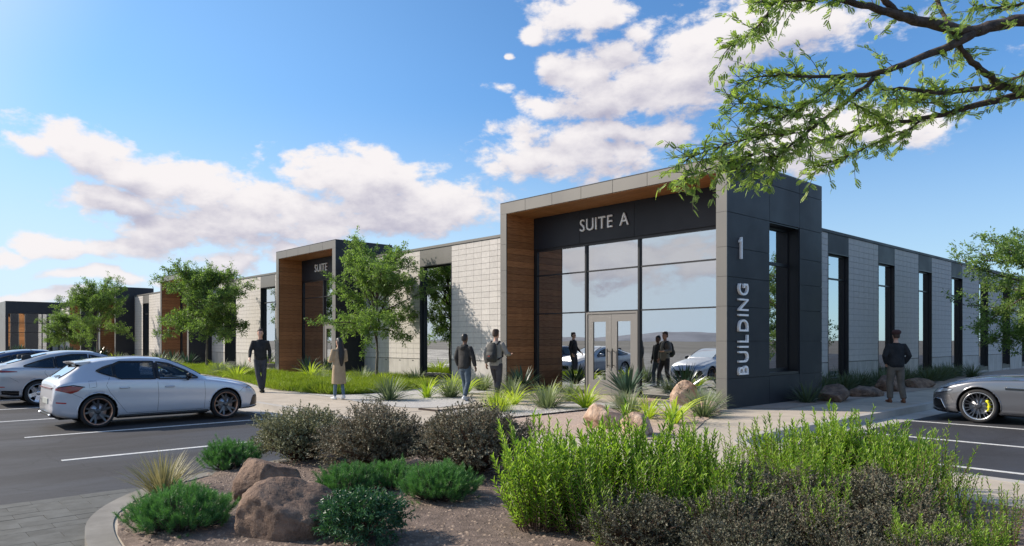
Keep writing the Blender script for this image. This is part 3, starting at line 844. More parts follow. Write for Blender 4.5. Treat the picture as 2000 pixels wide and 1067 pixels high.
class Car:
    """body grown from cross-sections; u runs from the tail (0) to the nose (L) along local +y, ground at z=0"""
    def __init__(s, name, label, spec, paint, loc, rz, group=None):
        s.sp = spec; s.paint = paint; s.L = spec['L']
        s.root = thing(name, label, 'car', loc, rz, group)
        s.NK = 9; s.SUB = 6
        s.build()
    def key(s, k, u): a = s.sp[k]; return float(pchip([p[0] for p in a], [p[1] for p in a], np.array([u]))[0])
    def section(s, u):
        k = lambda n: s.key(n, u)
        w, z0, zb, wr, zr, zt = k('w'), k('z0'), k('zb'), k('wr'), k('zr'), k('zt')
        zr = min(zr, zt - .012)
        zb = min(zb, zr - .008)
        hz = zb - z0
        pts = [(w - .13, z0), (w - .045, z0 + .04), (w - .012, z0 + hz * .22), (w - .004, z0 + hz * .52), (w, z0 + hz * .74), (w - .018, zb - .03),
               (w - .045, zb), ((w - .045) * .42 + wr * .58 + .012, zb + (zr - zb) * .52), (wr, zr), (wr * .9, zr + (zt - zr) * .45), (wr * .55, zt - (zt - zr) * .12), (0, zt)]
        P = np.array(pts); out = []
        n = len(P)
        for i in range(n - 1):
            p0 = P[max(i - 1, 0)]; p1 = P[i]; p2 = P[i + 1]; p3 = P[min(i + 2, n - 1)]
            d = np.linalg.norm(p2 - p1) + 1e-6
            t1 = (p2 - p0); t2 = (p3 - p1)
            t1 = t1 / (np.linalg.norm(t1) + 1e-6) * d * .9; t2 = t2 / (np.linalg.norm(t2) + 1e-6) * d * .9
            for j in range(s.SUB):
                t = j / s.SUB
                out.append((2 * t**3 - 3 * t**2 + 1) * p1 + (t**3 - 2 * t**2 + t) * t1 + (-2 * t**3 + 3 * t**2) * p2 + (t**3 - t**2) * t2)
        out.append(P[-1])
        return np.array(out)
    def sec(s, u):
        u = min(max(u, 0), s.L); i = np.searchsorted(s.U, u) - 1; i = int(np.clip(i, 0, len(s.U) - 2))
        t = (u - s.U[i]) / (s.U[i + 1] - s.U[i])
        return s.S[i] * (1 - t) + s.S[i + 1] * t
    def side(s, u, z):
        """half-width of the body at station u, height z"""
        q = s.sec(u); zz = np.maximum.accumulate(q[:, 1] + np.arange(len(q)) * 1e-6)
        return float(np.interp(z, zz, q[:, 0]))
    def topz(s, u, y):
        q = s.sec(u)[::-1]; yy = np.maximum.accumulate(q[:, 0] + np.arange(len(q)) * 1e-6)
        k = np.argmax(q[:, 0]) + 1
        return float(np.interp(abs(y), yy[:k], q[:k, 1]))
    def patch(s, keys, nu, nz, m, name, off=.004, parent=None, both=True, side='z'):
        """keys: (u, lo, hi) between which a panel is laid on the body; side 'z' = flank, 'y' = upper surfaces"""
        us = [k[0] for k in keys]; sgns = (1, -1) if (both and side == 'z') else (1,)
        objs = []
        for sg in sgns:
            V = []; F = []
            for i in range(nu + 1):
                u = us[0] + (us[-1] - us[0]) * i / nu
                lo = float(np.interp(u, us, [k[1] for k in keys])); hi = float(np.interp(u, us, [k[2] for k in keys]))
                for j in range(nz + 1):
                    a = lo + (hi - lo) * j / nz
                    if side == 'z': V.append((sg * (s.side(u, a) + off), u, a))
                    else: V.append((a, u, s.topz(u, a) + off))
            for i in range(nu):
                for j in range(nz):
                    f = (i * (nz + 1) + j, (i + 1) * (nz + 1) + j, (i + 1) * (nz + 1) + j + 1, i * (nz + 1) + j + 1)
                    F.append(f if sg > 0 else f[::-1])
            objs.append(obj(name, mesh(name, V, F, m, True), parent or s.root))
        return objs
    def line(s, pts, r, m, name, off=.002, both=True, parent=None, top=False, flat=None):
        out = []
        for sg in ((1, -1) if both else (1,)):
            P = []
            for (u0, a0), (u1, a1) in zip(pts[:-1], pts[1:]):
                n = max(2, int(math.dist((u0, a0), (u1, a1)) / .05))
                for k in range(n):
                    t = k / n; P.append((u0 + (u1 - u0) * t, a0 + (a1 - a0) * t))
            P.append(pts[-1])
            if top: Q = [(sg * a, u, s.topz(u, a) + off) for u, a in P]
            else: Q = [(sg * (s.side(u, a) + off), u, a) for u, a in P]
            mb = MB(); mb.tube(Q, r if flat is None else [(r, flat)] * len(Q), 6)
            out.append(mb.obj(name, m, parent or s.root, True))
        return out
    def build(s):
        sp = s.sp; L = s.L
        t = np.linspace(0, 1, 150)
        # cluster stations towards both ends
        s.U = L * (t + .0 - .105 * np.sin(2 * np.pi * t) * 1.0)
        s.U[0] = 0; s.U[-1] = L
        s.S = [s.section(u) for u in s.U]
        m = s.S[0].shape[0]; n = len(s.U)
        V = []; 
        for i in range(n):
            for y, z in s.S[i]: V.append([y, s.U[i], z])
        V = np.array(V)
        RA = sp['wheel_r'] + .045
        for wy in sp['axles']:
            d = np.hypot(V[:, 1] - wy, V[:, 2] - sp['wheel_r']); 
            belt = (np.arange(len(V)) % m) < 5 * s.SUB + 2
            sel = belt & (d > RA - .022) & (d < RA + .022) & (V[:, 2] > .12)
            k = RA / d[sel]
            V[sel, 1] = wy + (V[sel, 1] - wy) * k; V[sel, 2] = sp['wheel_r'] + (V[sel, 2] - sp['wheel_r']) * k
        ell = sp['windows']
        def in_keys(keys, u, a, sh):
            us = [k[0] for k in keys]
            if u < us[0] + sh or u > us[-1] - sh: return False
            lo = np.interp(u, us, [k[1] for k in keys]); hi = np.interp(u, us, [k[2] for k in keys])
            return lo + sh < a < hi - sh
        F = []
        for i in range(n - 1):
            for j in range(m - 1):
                ids = (i * m + j, (i + 1) * m + j, (i + 1) * m + j + 1, i * m + j + 1)
                c = V[list(ids)].mean(axis=0)
                drop = False
                if j < 5 * s.SUB + 2:
                    for wy in sp['axles']:
                        if math.hypot(c[1] - wy, c[2] - sp['wheel_r']) < RA - .001: drop = True
                if not drop and j >= 5 * s.SUB:
                    for kk in ell:
                        if j <= 8 * s.SUB and in_keys(kk, c[1], c[2], .022): drop = True
                    for kk in (sp['screen'], sp['rear_glass']):
                        if j >= 7 * s.SUB + 2 and in_keys([(k[0], 0, k[1]) for k in kk], c[1], abs(c[0]) + .023, .02): drop = True
                if drop: continue
                F.append(ids)
        nv = len(V); V2 = V.copy(); V2[:, 0] *= -1
        allV = np.vstack([V, V2])
        F2 = [tuple(x + nv for x in f[::-1]) for f in F]
        caps = []
        for i, rev in ((0, False), (n - 1, True)):
            for j in range(m - 1):
                q = (i * m + j, i * m + j + 1, nv + i * m + j + 1, nv + i * m + j)
                caps.append(q[::-1] if rev else q)
        me = mesh('body', allV, F + F2 + caps, s.paint)
        bm = bmesh.new(); bm.from_mesh(me); bmesh.ops.remove_doubles(bm, verts=bm.verts[:], dist=.0006)
        bmesh.ops.delete(bm, geom=[v for v in bm.verts if not v.link_faces], context='VERTS')
        bmesh.ops.recalc_face_normals(bm, faces=bm.faces[:])
        for f in bm.faces: f.smooth = True
        bm.to_mesh(me); bm.free()
        body = obj('body', me, s.root); s.body = body
        # shell below: floor, wheel wells
        ub = MB(); a0, a1 = sp['axles']; R0 = RA
        ub.box(-.55, .55, .15, L - .2, .18, .30)
        ub.box(-.74, .74, a0 + R0 + .02, a1 - R0 - .02, .16, .34)
        for wy in (a0, a1):
            ub.box(-.58, .58, wy - R0, wy + R0, .2, min(.78, sp['wheel_r'] * 2 + .1))
            for sg in (1, -1):
                n_ = 18; Vw = []; Fw = []
                for k in range(n_ + 1):
                    th = math.pi * (k / n_) * 1.2 - .1 * math.pi
                    for xx in (.56, min(s.side(wy + R0 * math.cos(th) * .99, max(sp['wheel_r'] + R0 * math.sin(th), .2)), .93) - .012):
                        Vw.append((sg * xx, wy + R0 * math.cos(th), sp['wheel_r'] + R0 * math.sin(th)))
                for k in range(n_): Fw.append((2 * k, 2 * k + 1, 2 * k + 3, 2 * k + 2))
                ub.add(Vw, Fw)
        ub.obj('underbody', 'underbody', s.root)
        # cabin
        cz0, cz1, cu0, cu1 = sp['cabin']
        cb = MB(); cb.box(-.66, .66, cu0, cu1, cz0 - .30, cz0 - .26)
        cb.box(-.68, .68, cu1 - .28, cu1 + .12, cz0 - .28, cz0 + .02)
        cb.box(-.62, .62, cu0 - .25, cu0 + .15, cz0 - .28, cz0 - .03)
        cb.obj('dashboard', 'black_plastic', s.root)
        for (x, y) in ((.36, cu1 - 1.25), (-.36, cu1 - 1.25), (.38, cu1 - 2.1), (-.38, cu1 - 2.1)):
            if y < cu0: continue
            sb_ = MB(); sb_.tube([(x, y, cz0 - .2), (x, y - .10, cz0 + .12), (x, y - .16, cz0 + .22)], [(.08, .25), (.07, .24), (.05, .16)], 12)
            sb_.tube([(x, y - .17, cz0 + .23), (x, y - .19, cz0 + .37)], [(.05, .13), (.045, .10)], 10)
            sb_.obj('seat', 'seat_fabric', s.root, True)
        sw = MB(); c = Vector((-.36, cu1 - .55, cz0 + .02)); ring = [c + Vector((math.cos(a) * .18, math.sin(a) * .075, math.sin(a) * .165)) for a in np.linspace(0, 6.2832, 22)]
        sw.tube(ring, .014, 6).tube([c, c + Vector((0, .2, -.08))], .02, 6).tube([c + Vector((-.17, 0, 0)), c + Vector((.17, 0, 0))], .014, 6)
        sw.obj('steering_wheel', 'black_plastic', s.root, True)
        # glass
        for q, kk in enumerate(ell):
            inner = [(k[0], k[1] + .0, k[2]) for k in kk]
            tintm = 'car_glass_tint' if q in sp.get('tinted', ()) else 'car_glass'
            s.patch(inner, 14, 6, tintm, 'side_window', .002)
            lo = [(k[0], k[1]) for k in kk]; hi = [(k[0], k[2]) for k in kk][::-1]
            ringp = lo + hi + [lo[0]]
            s.line(ringp, .012, 'gloss_black', 'window_trim', .001, flat=.028)
        sc_ = sp['screen']; s.patch([(k[0], -k[1], k[1]) for k in sc_], 14, 14, 'car_glass', 'windscreen', .003, both=False, side='y')
        s.line([(k[0], k[1]) for k in sc_], .012, 'gloss_black', 'screen_trim', .002, top=True, flat=.02)
        rg = sp['rear_glass']; s.patch([(k[0], -k[1], k[1]) for k in rg], 12, 14, sp.get('rear_mat', 'car_glass_tint'), 'rear_window', .003, both=False, side='y')
        s.line([(k[0], k[1]) for k in rg], .012, 'gloss_black', 'screen_trim', .002, top=True, flat=.024)
        # wheels
        for wi, wy in enumerate(sp['axles']):
            for sg in (1, -1): s.wheel(sg, wy)
        # arch lips
        for wy in sp['axles']:
            pts = []
            for k in range(15):
                th = math.pi * (-.06 + 1.12 * k / 14); uu = wy + (RA + .004) * math.cos(th); zz = sp['wheel_r'] + (RA + .004) * math.sin(th)
                if zz > .2: pts.append((uu, zz))
            s.line(pts, .012, s.paint if not sp.get('black_arch') else 'black_plastic', 'arch_lip', .0, flat=.010)
        # shut lines
        for ln in sp['gaps']: s.line(ln, .0035, 'joint_black', 'shut_line', -.0015)
        # sill trim
        s.line([(a0 + RA + .03, .245), (a1 - RA - .03, .245)], .03, 'gloss_black', 'sill_trim', -.03, flat=.03)
        for hx, hz in sp['handles']:
            for sg in (1, -1):
                w = s.side(hx, hz); MB().tube([(sg * (w + .004), hx - .1, hz), (sg * (w + .028), hx - .07, hz + .002), (sg * (w + .030), hx + .06, hz + .002), (sg * (w + .006), hx + .1, hz)], [(.012, .010), (.018, .012), (.018, .012), (.012, .010)], 8).obj('door_handle', s.paint, s.root, True)
        mu, mz = sp['mirror']
        for sg in (1, -1):
            w = s.side(mu, mz)
            mb = MB(); mb.tube([(sg * (w - .02), mu, mz - .05), (sg * (w + .07), mu, mz + .0)], [(.03, .03), (.025, .025)], 8)
            mb.tube([(sg * (w + .03), mu + .01, mz + .05), (sg * (w + .08), mu + .0, mz + .06), (sg * (w + .20), mu - .02, mz + .06), (sg * (w + .24), mu - .03, mz + .06)], [(.05, .035), (.075, .07), (.07, .06), (.04, .03)], 12)
            mb.obj('wing_mirror', sp.get('mirror_mat', 'gloss_black'), s.root, True)
    def wheel(s, sg, wy):
        sp = s.sp; r = sp['wheel_r']; rr = r - sp.get('tyre_h', .085); x1 = sp['track']; wd = .21
        w = obj('wheel', None, s.root); w.location = (sg * x1, wy, r)
        def lathe(prof, m, name, n=40, parent=w):
            V = []; F = []
            for k in range(n):
                th = 2 * math.pi * k / n
                for x, q in prof: V.append((sg * x, q * math.cos(th), q * math.sin(th)))
            c = len(prof)
            for k in range(n):
                for j in range(c - 1): F.append((k * c + j, ((k + 1) % n) * c + j, ((k + 1) % n) * c + j + 1, k * c + j + 1))
            return obj(name, mesh(name, V, F, m, True), parent)
        lathe([(-wd, rr - .01), (-wd, r - .03), (-wd + .03, r - .004), (-wd / 2, r), (-.03, r - .004), (.0, r - .02), (.006, r - .05), (0, rr + .012), (-.012, rr - .002), (-.03, rr - .008), (-wd, rr - .01)], 'rubber', 'tyre')
        rm = sp['rim']
        lathe([(-.19, rr - .03), (-.05, rr - .028), (-.012, rr - .014), (-.002, rr - .001), (-.004, rr + .006), (-.014, rr + .004)], rm['lip'], 'rim')
        lathe([(-.075, .02), (-.075, rr * .62), (-.095, rr * .62), (-.095, .02)], 'brake_disc', 'brake_disc')
        lathe([(-.15, .0), (-.15, rr - .03)], 'underbody', 'wheel_back')
        lathe([(-.03, .0), (-.028, .03), (-.032, .055), (-.06, .062)], rm['spoke'], 'hub')
        sm = MB(); ns = rm['n']
        for k in range(ns):
            for dth in rm['split']:
                th = 2 * math.pi * k / ns + .3; th2 = th + dth
                w0, w1 = rm['w']
                a = Vector((0, math.cos(th), math.sin(th))); b = Vector((0, math.cos(th2), math.sin(th2)))
                p = [a * .04, a * (rr * .35), b * (rr * .75), b * (rr - .008)]
                q = []
                for i, pp in enumerate(p):
                    xx = (-.045, -.040, -.028, -.016)[i]; q.append((sg * xx, pp.y, pp.z))
                tr = [w0, w0, (w0 + w1) / 2, w1]
                # flat spokes: width across, 12 mm deep
                V = []; F = []
                for i, pp in enumerate(q):
                    P_ = Vector(pp); dr = (Vector(q[min(i + 1, 3)]) - Vector(q[max(i - 1, 0)])); tn = Vector((0, -dr.z, dr.y)).normalized() * tr[i] / 2
                    for s1, dx in ((-1, 0), (1, 0), (.9, -.03), (-.9, -.03)): V.append(P_ + tn * s1 + Vector((sg * dx, 0, 0)))
                for i in range(3):
                    for j in range(4): F.append((i * 4 + j, (i + 1) * 4 + j, (i + 1) * 4 + (j + 1) % 4, i * 4 + (j + 1) % 4))
                sm.add(V, F)
        sm.obj('spokes', rm['spoke'], w)
        if sp.get('caliper'):
            c = MB()
            for k in range(7):
                pass
            pts = [(sg * -.07, math.cos(a) * rr * .66, math.sin(a) * rr * .66) for a in np.linspace(-.55, .75, 8)]
            if sp.get('caliper_side', 1) < 0: pts = [(p[0], -p[1], p[2]) for p in pts]
            c.tube(pts, [(.035, .045)] * 8, 8); c.obj('brake_caliper', sp['caliper'], w, True)

def paint_mat(name, col, metal=.2, rough=.28):
    m = mat(name, col, rough, metal, coat=1.0); return m
paint_mat('paint_white', (.60, .61, .66), .30, .30)
paint_mat('paint_silver', (.50, .50, .52), .45, .30)
paint_mat('paint_blue', (.055, .085, .17), .5, .25)
paint_mat('paint_grey', (.20, .205, .225), .65, .26)

hatch = dict(L=4.36, wheel_r=.335, axles=(.80, 3.48), track=.885, tyre_h=.065,
    w=[(0, .70), (.05, .77), (.14, .835), (.35, .875), (.8, .895), (1.6, .890), (2.6, .885), (3.5, .885), (3.9, .85), (4.1, .80), (4.24, .72), (4.33, .60), (4.36, .50)],
    z0=[(0, .30), (.1, .26), (.4, .20), (2, .19), (3.9, .19), (4.2, .20), (4.36, .24)],
    zb=[(0, .60), (.04, .84), (.10, .90), (.4, .975), (1.0, .99), (2.6, .935), (3.1, .90), (3.5, .84), (4.0, .72), (4.25, .60), (4.36, .46)],
    wr=[(0, .60), (.06, .66), (.2, .68), (.6, .61), (.95, .60), (2.0, .60), (2.5, .62), (2.95, .68), (3.3, .72), (3.8, .66), (4.2, .56), (4.36, .42)],
    zr=[(0, .64), (.03, .90), (.08, .95), (.18, 1.01), (.40, 1.16), (.60, 1.285), (1.0, 1.36), (1.6, 1.395), (2.1, 1.37), (2.45, 1.27), (2.8, 1.10), (3.05, .955), (3.4, .89), (3.9, .79), (4.2, .69), (4.36, .54)],
    zt=[(0, .66), (.03, .93), (.08, .985), (.18, 1.045), (.40, 1.20), (.60, 1.345), (1.0, 1.42), (1.6, 1.455), (2.1, 1.425), (2.45, 1.32), (2.8, 1.15), (3.1, 1.00), (3.4, .955), (3.9, .85), (4.2, .74), (4.36, .57)],
    windows=[[(.80, 1.15, 1.16), (.92, 1.10, 1.22), (1.10, 1.035, 1.28)], [(1.13, 1.03, 1.285), (1.25, .985, 1.335), (1.92, .965, 1.325)], [(2.0, .965, 1.32), (2.25, .96, 1.275), (2.6, .955, 1.12), (2.84, .955, .97)]],
    tinted=(0, 1),
    screen=[(2.12, .50), (2.4, .56), (2.75, .60), (2.98, .60)], rear_glass=[(.15, .46), (.36, .52), (.56, .50)], rear_mat='car_glass_tint',
    cabin=(.95, 1.3, .7, 2.85), rim=dict(lip='rim_copper', spoke='rim_dark', n=5, split=(0, .42), w=(.052, .028)),
    gaps=[[(1.02, 1.02), (.95, .86), (1.02, .72), (1.22, .45), (1.36, .27)], [(1.97, .955), (1.99, .6), (1.97, .27)], [(2.98, .92), (3.0, .6), (2.98, .27)], [(1.38, .265), (2.96, .265)], [(.55, .60), (.36, .70), (.24, .80)],
          [(.62, .96), (.76, .96), (.77, .84), (.64, .82), (.62, .96)], [(3.92, .70), (3.80, .60)]],
    handles=[(1.30, .80), (2.22, .79)], mirror=(2.62, .955))
TL = lambda s: None
def hatch_extras(c):
    c.patch([(1.90, .97, 1.315), (2.02, .97, 1.31)], 3, 8, 'gloss_black', 'door_pillar', .005); c.patch([(1.09, 1.05, 1.27), (1.15, 1.04, 1.28)], 2, 6, 'gloss_black', 'door_pillar', .005)
    # wrap-round tail lamps, bumper details, spoiler, plate, wiper, head lamps
    c.patch([(.015, .80, .825), (.12, .77, .85), (.30, .72, .875), (.42, .76, .86), (.52, .835, .84)], 16, 5, 'tail_red', 'tail_lamp', .010)
    c.line([(.02, .835), (.16, .865), (.34, .885), (.55, .845)], .009, 'gloss_black', 'lamp_trim', .006)
    MB().box(-.60, .60, -.012, .012, .815, .835).obj('light_bar', 'tail_red', c.root)
    MB().box(-.27, .27, -.016, .002, .50, .61).obj('number_plate', 'plate', c.root)
    c.patch([(.05, .535, .56), (.22, .52, .545)], 5, 1, 'reflector_red', 'reflector', .006)
    MB().box(-.62, .62, -.02, .10, .255, .335).box(-.55, .55, -.03, -.02, .26, .30).obj('diffuser', 'gloss_black', c.root)
    for sg in (1, -1):
        MB().tube([(sg * .50, -.045, .285), (sg * .50, .08, .285)], [(.028, .075), (.028, .075)], 12).obj('exhaust_tip', 'chrome', c.root, True)
    V = []; F = []
    for i, y in enumerate(np.linspace(-.60, .60, 11)):
        dz = -.02 * (y / .6) ** 2 ; V += [(y, .72, 1.378 + dz), (y, .42, 1.352 + dz), (y, .43, 1.325 + dz), (y, .60, 1.29 + dz)]
    for i in range(10):
        for j in range(4): F.append((i * 4 + j, (i + 1) * 4 + j, (i + 1) * 4 + (j + 1) % 4, i * 4 + (j + 1) % 4))
    F += [(0, 1, 2, 3), (40, 43, 42, 41)]
    obj('spoiler', mesh('spoiler', V, F, c.paint, False), c.root)
    MB().box(-.5, .5, .44, .56, 1.290, 1.306).obj('brake_lamp', 'gloss_black', c.root)
    c.line([(.15, .02), (.19, .26), (.20, .34)], .010, 'black_plastic', 'wiper', .02, both=False, top=True)
    c.patch([(3.98, .66, .70), (4.10, .62, .70), (4.24, .60, .66), (4.30, .585, .62)], 10, 4, 'lamp_clear', 'head_lamp', .006)
    c.line([(3.97, .70), (4.12, .715), (4.27, .67)], .006, 'gloss_black', 'lamp_trim', .005)
    c.patch([(4.08, .27, .28), (4.16, .27, .50), (4.27, .28, .52), (4.32, .30, .42)], 8, 5, 'gloss_black', 'air_intake', .006)
    MB().box(-.42, .42, 4.352, 4.366, .28, .50).obj('grille', 'gloss_black', c.root)
    c.line([(4.0, .215), (4.2, .225), (4.33, .25)], .012, 'gloss_black', 'splitter', .015, flat=.03)
    c.line([(.62, 1.395), (2.15, 1.37)], .004, 'joint_black', 'roof_seam', .001) if False else None
    MB().box(-.004, .004, 1.1, 1.1001, 1.4, 1.4001) if False else None
    c.patch([(1.25, -.40, .40), (2.05, -.42, .42)], 8, 8, 'gloss_black', 'sunroof', .003, both=False, side='y')
liftback = dict(L=4.58, wheel_r=.325, axles=(.93, 3.62), track=.875, tyre_h=.085,
    w=[(0, .72), (.05, .78), (.14, .84), (.35, .875), (.9, .895), (1.6, .895), (2.6, .885), (3.6, .885), (4.1, .84), (4.35, .76), (4.5, .64), (4.58, .5)],
    z0=[(0, .32), (.1, .28), (.4, .22), (2, .20), (4.0, .20), (4.3, .22), (4.58, .26)],
    zb=[(0, .62), (.03, .90), (.10, .96), (.4, 1.0), (1.0, .98), (2.6, .93), (3.2, .90), (3.6, .85), (4.2, .72), (4.45, .60), (4.58, .46)],
    wr=[(0, .62), (.06, .66), (.3, .62), (.8, .56), (1.4, .56), (2.2, .58), (2.7, .62), (3.15, .70), (3.5, .74), (4.1, .66), (4.4, .56), (4.58, .42)],
    zr=[(0, .66), (.03, .96), (.08, 1.03), (.3, 1.07), (.7, 1.18), (1.2, 1.31), (1.7, 1.375), (2.1, 1.365), (2.6, 1.24), (3.0, 1.07), (3.25, .95), (3.6, .90), (4.1, .80), (4.4, .69), (4.58, .54)],
    zt=[(0, .68), (.03, .99), (.08, 1.065), (.3, 1.11), (.7, 1.24), (1.2, 1.375), (1.7, 1.43), (2.1, 1.42), (2.6, 1.29), (3.0, 1.12), (3.3, 1.00), (3.6, .96), (4.1, .86), (4.4, .75), (4.58, .57)],
    windows=[[(.62, 1.02, 1.04), (.85, 1.005, 1.12), (1.1, .99, 1.20), (1.28, .985, 1.245)], [(1.33, .985, 1.25), (1.7, .975, 1.31), (2.05, .965, 1.31)], [(2.12, .965, 1.30), (2.5, .955, 1.19), (2.9, .95, .98)]],
    tinted=(0, 1), screen=[(2.25, .48), (2.6, .55), (2.95, .60), (3.15, .60)], rear_glass=[(.28, .50), (.7, .50), (1.15, .46)],
    cabin=(.95, 1.3, .8, 3.0), rim=dict(lip='rim_silver', spoke='rim_silver', n=6, split=(0,), w=(.085, .105)),
    gaps=[[(1.08, .98), (1.05, .85), (1.18, .66), (1.36, .40), (1.42, .28)], [(2.08, .955), (2.10, .6), (2.08, .28)], [(3.05, .92), (3.08, .6), (3.06, .28)], [(.5, .62), (.3, .75)]],
    handles=[(1.42, .86), (2.32, .84)], mirror=(2.78, .96), mirror_mat='paint_silver')
def liftback_extras(c):
    c.patch([(.01, .90, .94), (.12, .88, .94), (.30, .88, .925), (.46, .885, .905)], 12, 4, 'tail_red', 'tail_lamp', .008)
    MB().box(-.62, .62, -.014, .01, .885, .935).obj('light_bar', 'tail_red', c.root)
    MB().box(-.27, .27, -.016, .002, .70, .82).obj('number_plate', 'plate', c.root)
    c.patch([(.03, .30, .42), (.2, .27, .42), (.5, .24, .40)], 8, 3, 'gloss_black', 'bumper_trim', .004)
    c.patch([(.05, .50, .53), (.2, .50, .52)], 4, 1, 'reflector_red', 'reflector', .006)
    MB().box(-.70, .70, -.01, .06, .28, .40).obj('diffuser', 'gloss_black', c.root)
    c.patch([(4.2, .66, .70), (4.35, .62, .69), (4.48, .59, .63)], 8, 3, 'lamp_clear', 'head_lamp', .006)
    MB().box(-.42, .42, 4.572, 4.586, .32, .50).obj('grille', 'gloss_black', c.root)
    MB().tube([(0, .98, 1.375), (0, .86, 1.45)], .008, 6).obj('aerial', 'black_plastic', c.root)
coupe = dict(L=4.98, wheel_r=.352, axles=(1.02, 4.02), track=.93, tyre_h=.075,
    w=[(0, .70), (.06, .80), (.2, .88), (.5, .93), (1.0, .965), (1.7, .93), (2.6, .915), (3.4, .935), (4.0, .955), (4.4, .925), (4.65, .86), (4.82, .76), (4.93, .62), (4.98, .48)],
    z0=[(0, .34), (.1, .28), (.5, .20), (2, .17), (4.3, .17), (4.7, .17), (4.98, .22)],
    zb=[(0, .60), (.04, .86), (.15, .93), (.5, .97), (1.2, .96), (2.4, .92), (3.2, .90), (4.0, .865), (4.5, .76), (4.8, .66), (4.98, .52)],
    wr=[(0, .58), (.08, .62), (.4, .60), (1.0, .56), (1.8, .58), (2.4, .62), (2.9, .70), (3.3, .76), (4.0, .74), (4.5, .66), (4.8, .58), (4.98, .42)],
    zr=[(0, .64), (.04, .92), (.15, 1.0), (.5, 1.08), (1.0, 1.22), (1.6, 1.34), (2.1, 1.33), (2.6, 1.17), (2.95, 1.0), (3.2, .935), (4.0, .885), (4.5, .79), (4.8, .70), (4.98, .58)],
    zt=[(0, .66), (.04, .95), (.15, 1.04), (.5, 1.13), (1.0, 1.29), (1.6, 1.40), (2.1, 1.385), (2.6, 1.22), (2.95, 1.06), (3.2, 1.0), (4.0, .945), (4.5, .85), (4.8, .74), (4.98, .60)],
    windows=[[(.75, 1.0, 1.02), (1.1, .975, 1.16), (1.45, .965, 1.26)], [(1.5, .965, 1.265), (1.9, .955, 1.28), (2.4, .945, 1.18), (2.75, .94, .98)]],
    screen=[(2.2, .50), (2.55, .56), (2.85, .62), (3.0, .64)], rear_glass=[(.35, .46), (.7, .48), (1.05, .46)],
    cabin=(.93, 1.3, .9, 2.85), rim=dict(lip='rim_silver', spoke='rim_dark', n=10, split=(-.13, .13), w=(.020, .018)), caliper='caliper_yellow', caliper_side=-1,
    gaps=[[(1.48, .95), (1.55, .6), (1.6, .26)], [(2.95, .88), (3.0, .6), (2.92, .26)], [(4.42, .73), (4.55, .60), (4.48, .45)], [(3.2, .905), (4.0, .875), (4.5, .785)]],
    handles=[(1.75, .80)], mirror=(2.6, .97), mirror_mat='paint_grey')
def coupe_extras(c):
    c.patch([(4.50, .655, .67), (4.62, .63, .69), (4.76, .605, .685), (4.88, .585, .64)], 12, 4, 'lamp_clear', 'head_lamp', .006)
    c.line([(4.49, .67), (4.64, .705), (4.86, .655), (4.89, .59), (4.74, .59), (4.5, .65)], .006, 'gloss_black', 'lamp_trim', .005)
    c.patch([(4.62, .23, .25), (4.72, .24, .44), (4.85, .27, .47), (4.92, .32, .42)], 8, 5, 'gloss_black', 'air_intake', .006)
    c.line([(4.62, .24), (4.72, .45), (4.85, .48), (4.93, .42)], .010, 'chrome', 'intake_trim', .008)
    V = MB().box(-.40, .40, 4.970, 4.99, .30, .56); V.obj('grille', 'gloss_black', c.root)
    for x in np.linspace(-.36, .36, 13): MB().box(x - .006, x + .006, 4.9905, 5.0, .31, .55).obj('grille_bar', 'chrome', c.root)
    c.patch([(3.22, .70, .735), (3.55, .705, .745)], 6, 2, 'gloss_black', 'side_vent', .004)
    c.line([(3.20, .75), (3.56, .762)], .006, 'chrome', 'vent_trim', .006)
    c.line([(4.55, .20), (4.8, .20), (4.95, .24)], .014, 'gloss_black', 'splitter', .012, flat=.03)
    c.line([(2.98, .42), (3.5, .60)], .004, 'joint_black', 'bonnet_line', .001, top=True)
    c.line([(3.3, .30), (4.6, .26)], .012, c.paint, 'bonnet_crease', .002, top=True, flat=.03)
    c.patch([(.02, .82, .86), (.2, .81, .87), (.42, .83, .85)], 8, 3, 'tail_red', 'tail_lamp', .008)

c = Car('parked_car', 'white five-door hatchback with copper-edged dark wheels parked nearest the planted island', hatch, 'paint_white', (-7.92, -11.65, ROAD), 0, 'cars parked nose-in along the front walk'); hatch_extras(c); c.root.scale = (.94, .915, .95)
c = Car('parked_car', 'silver grey liftback with broad six-spoke wheels behind the white hatchback', liftback, 'paint_silver', (-14.32, -11.85, ROAD), 0, 'cars parked nose-in along the front walk'); liftback_extras(c)
lb2 = dict(liftback); lb2['mirror_mat'] = 'paint_blue'
c = Car('parked_car', 'dark blue saloon at the far left, beyond the silver grey liftback', lb2, 'paint_blue', (-17.75, -12.35, ROAD), 0, 'cars parked nose-in along the front walk'); liftback_extras(c)
c = Car('sports_car', 'dark grey sports coupe with yellow brake calipers parked at the side kerb', coupe, 'paint_grey', (8.23, 3.48, ROAD), R(90), None); coupe_extras(c)

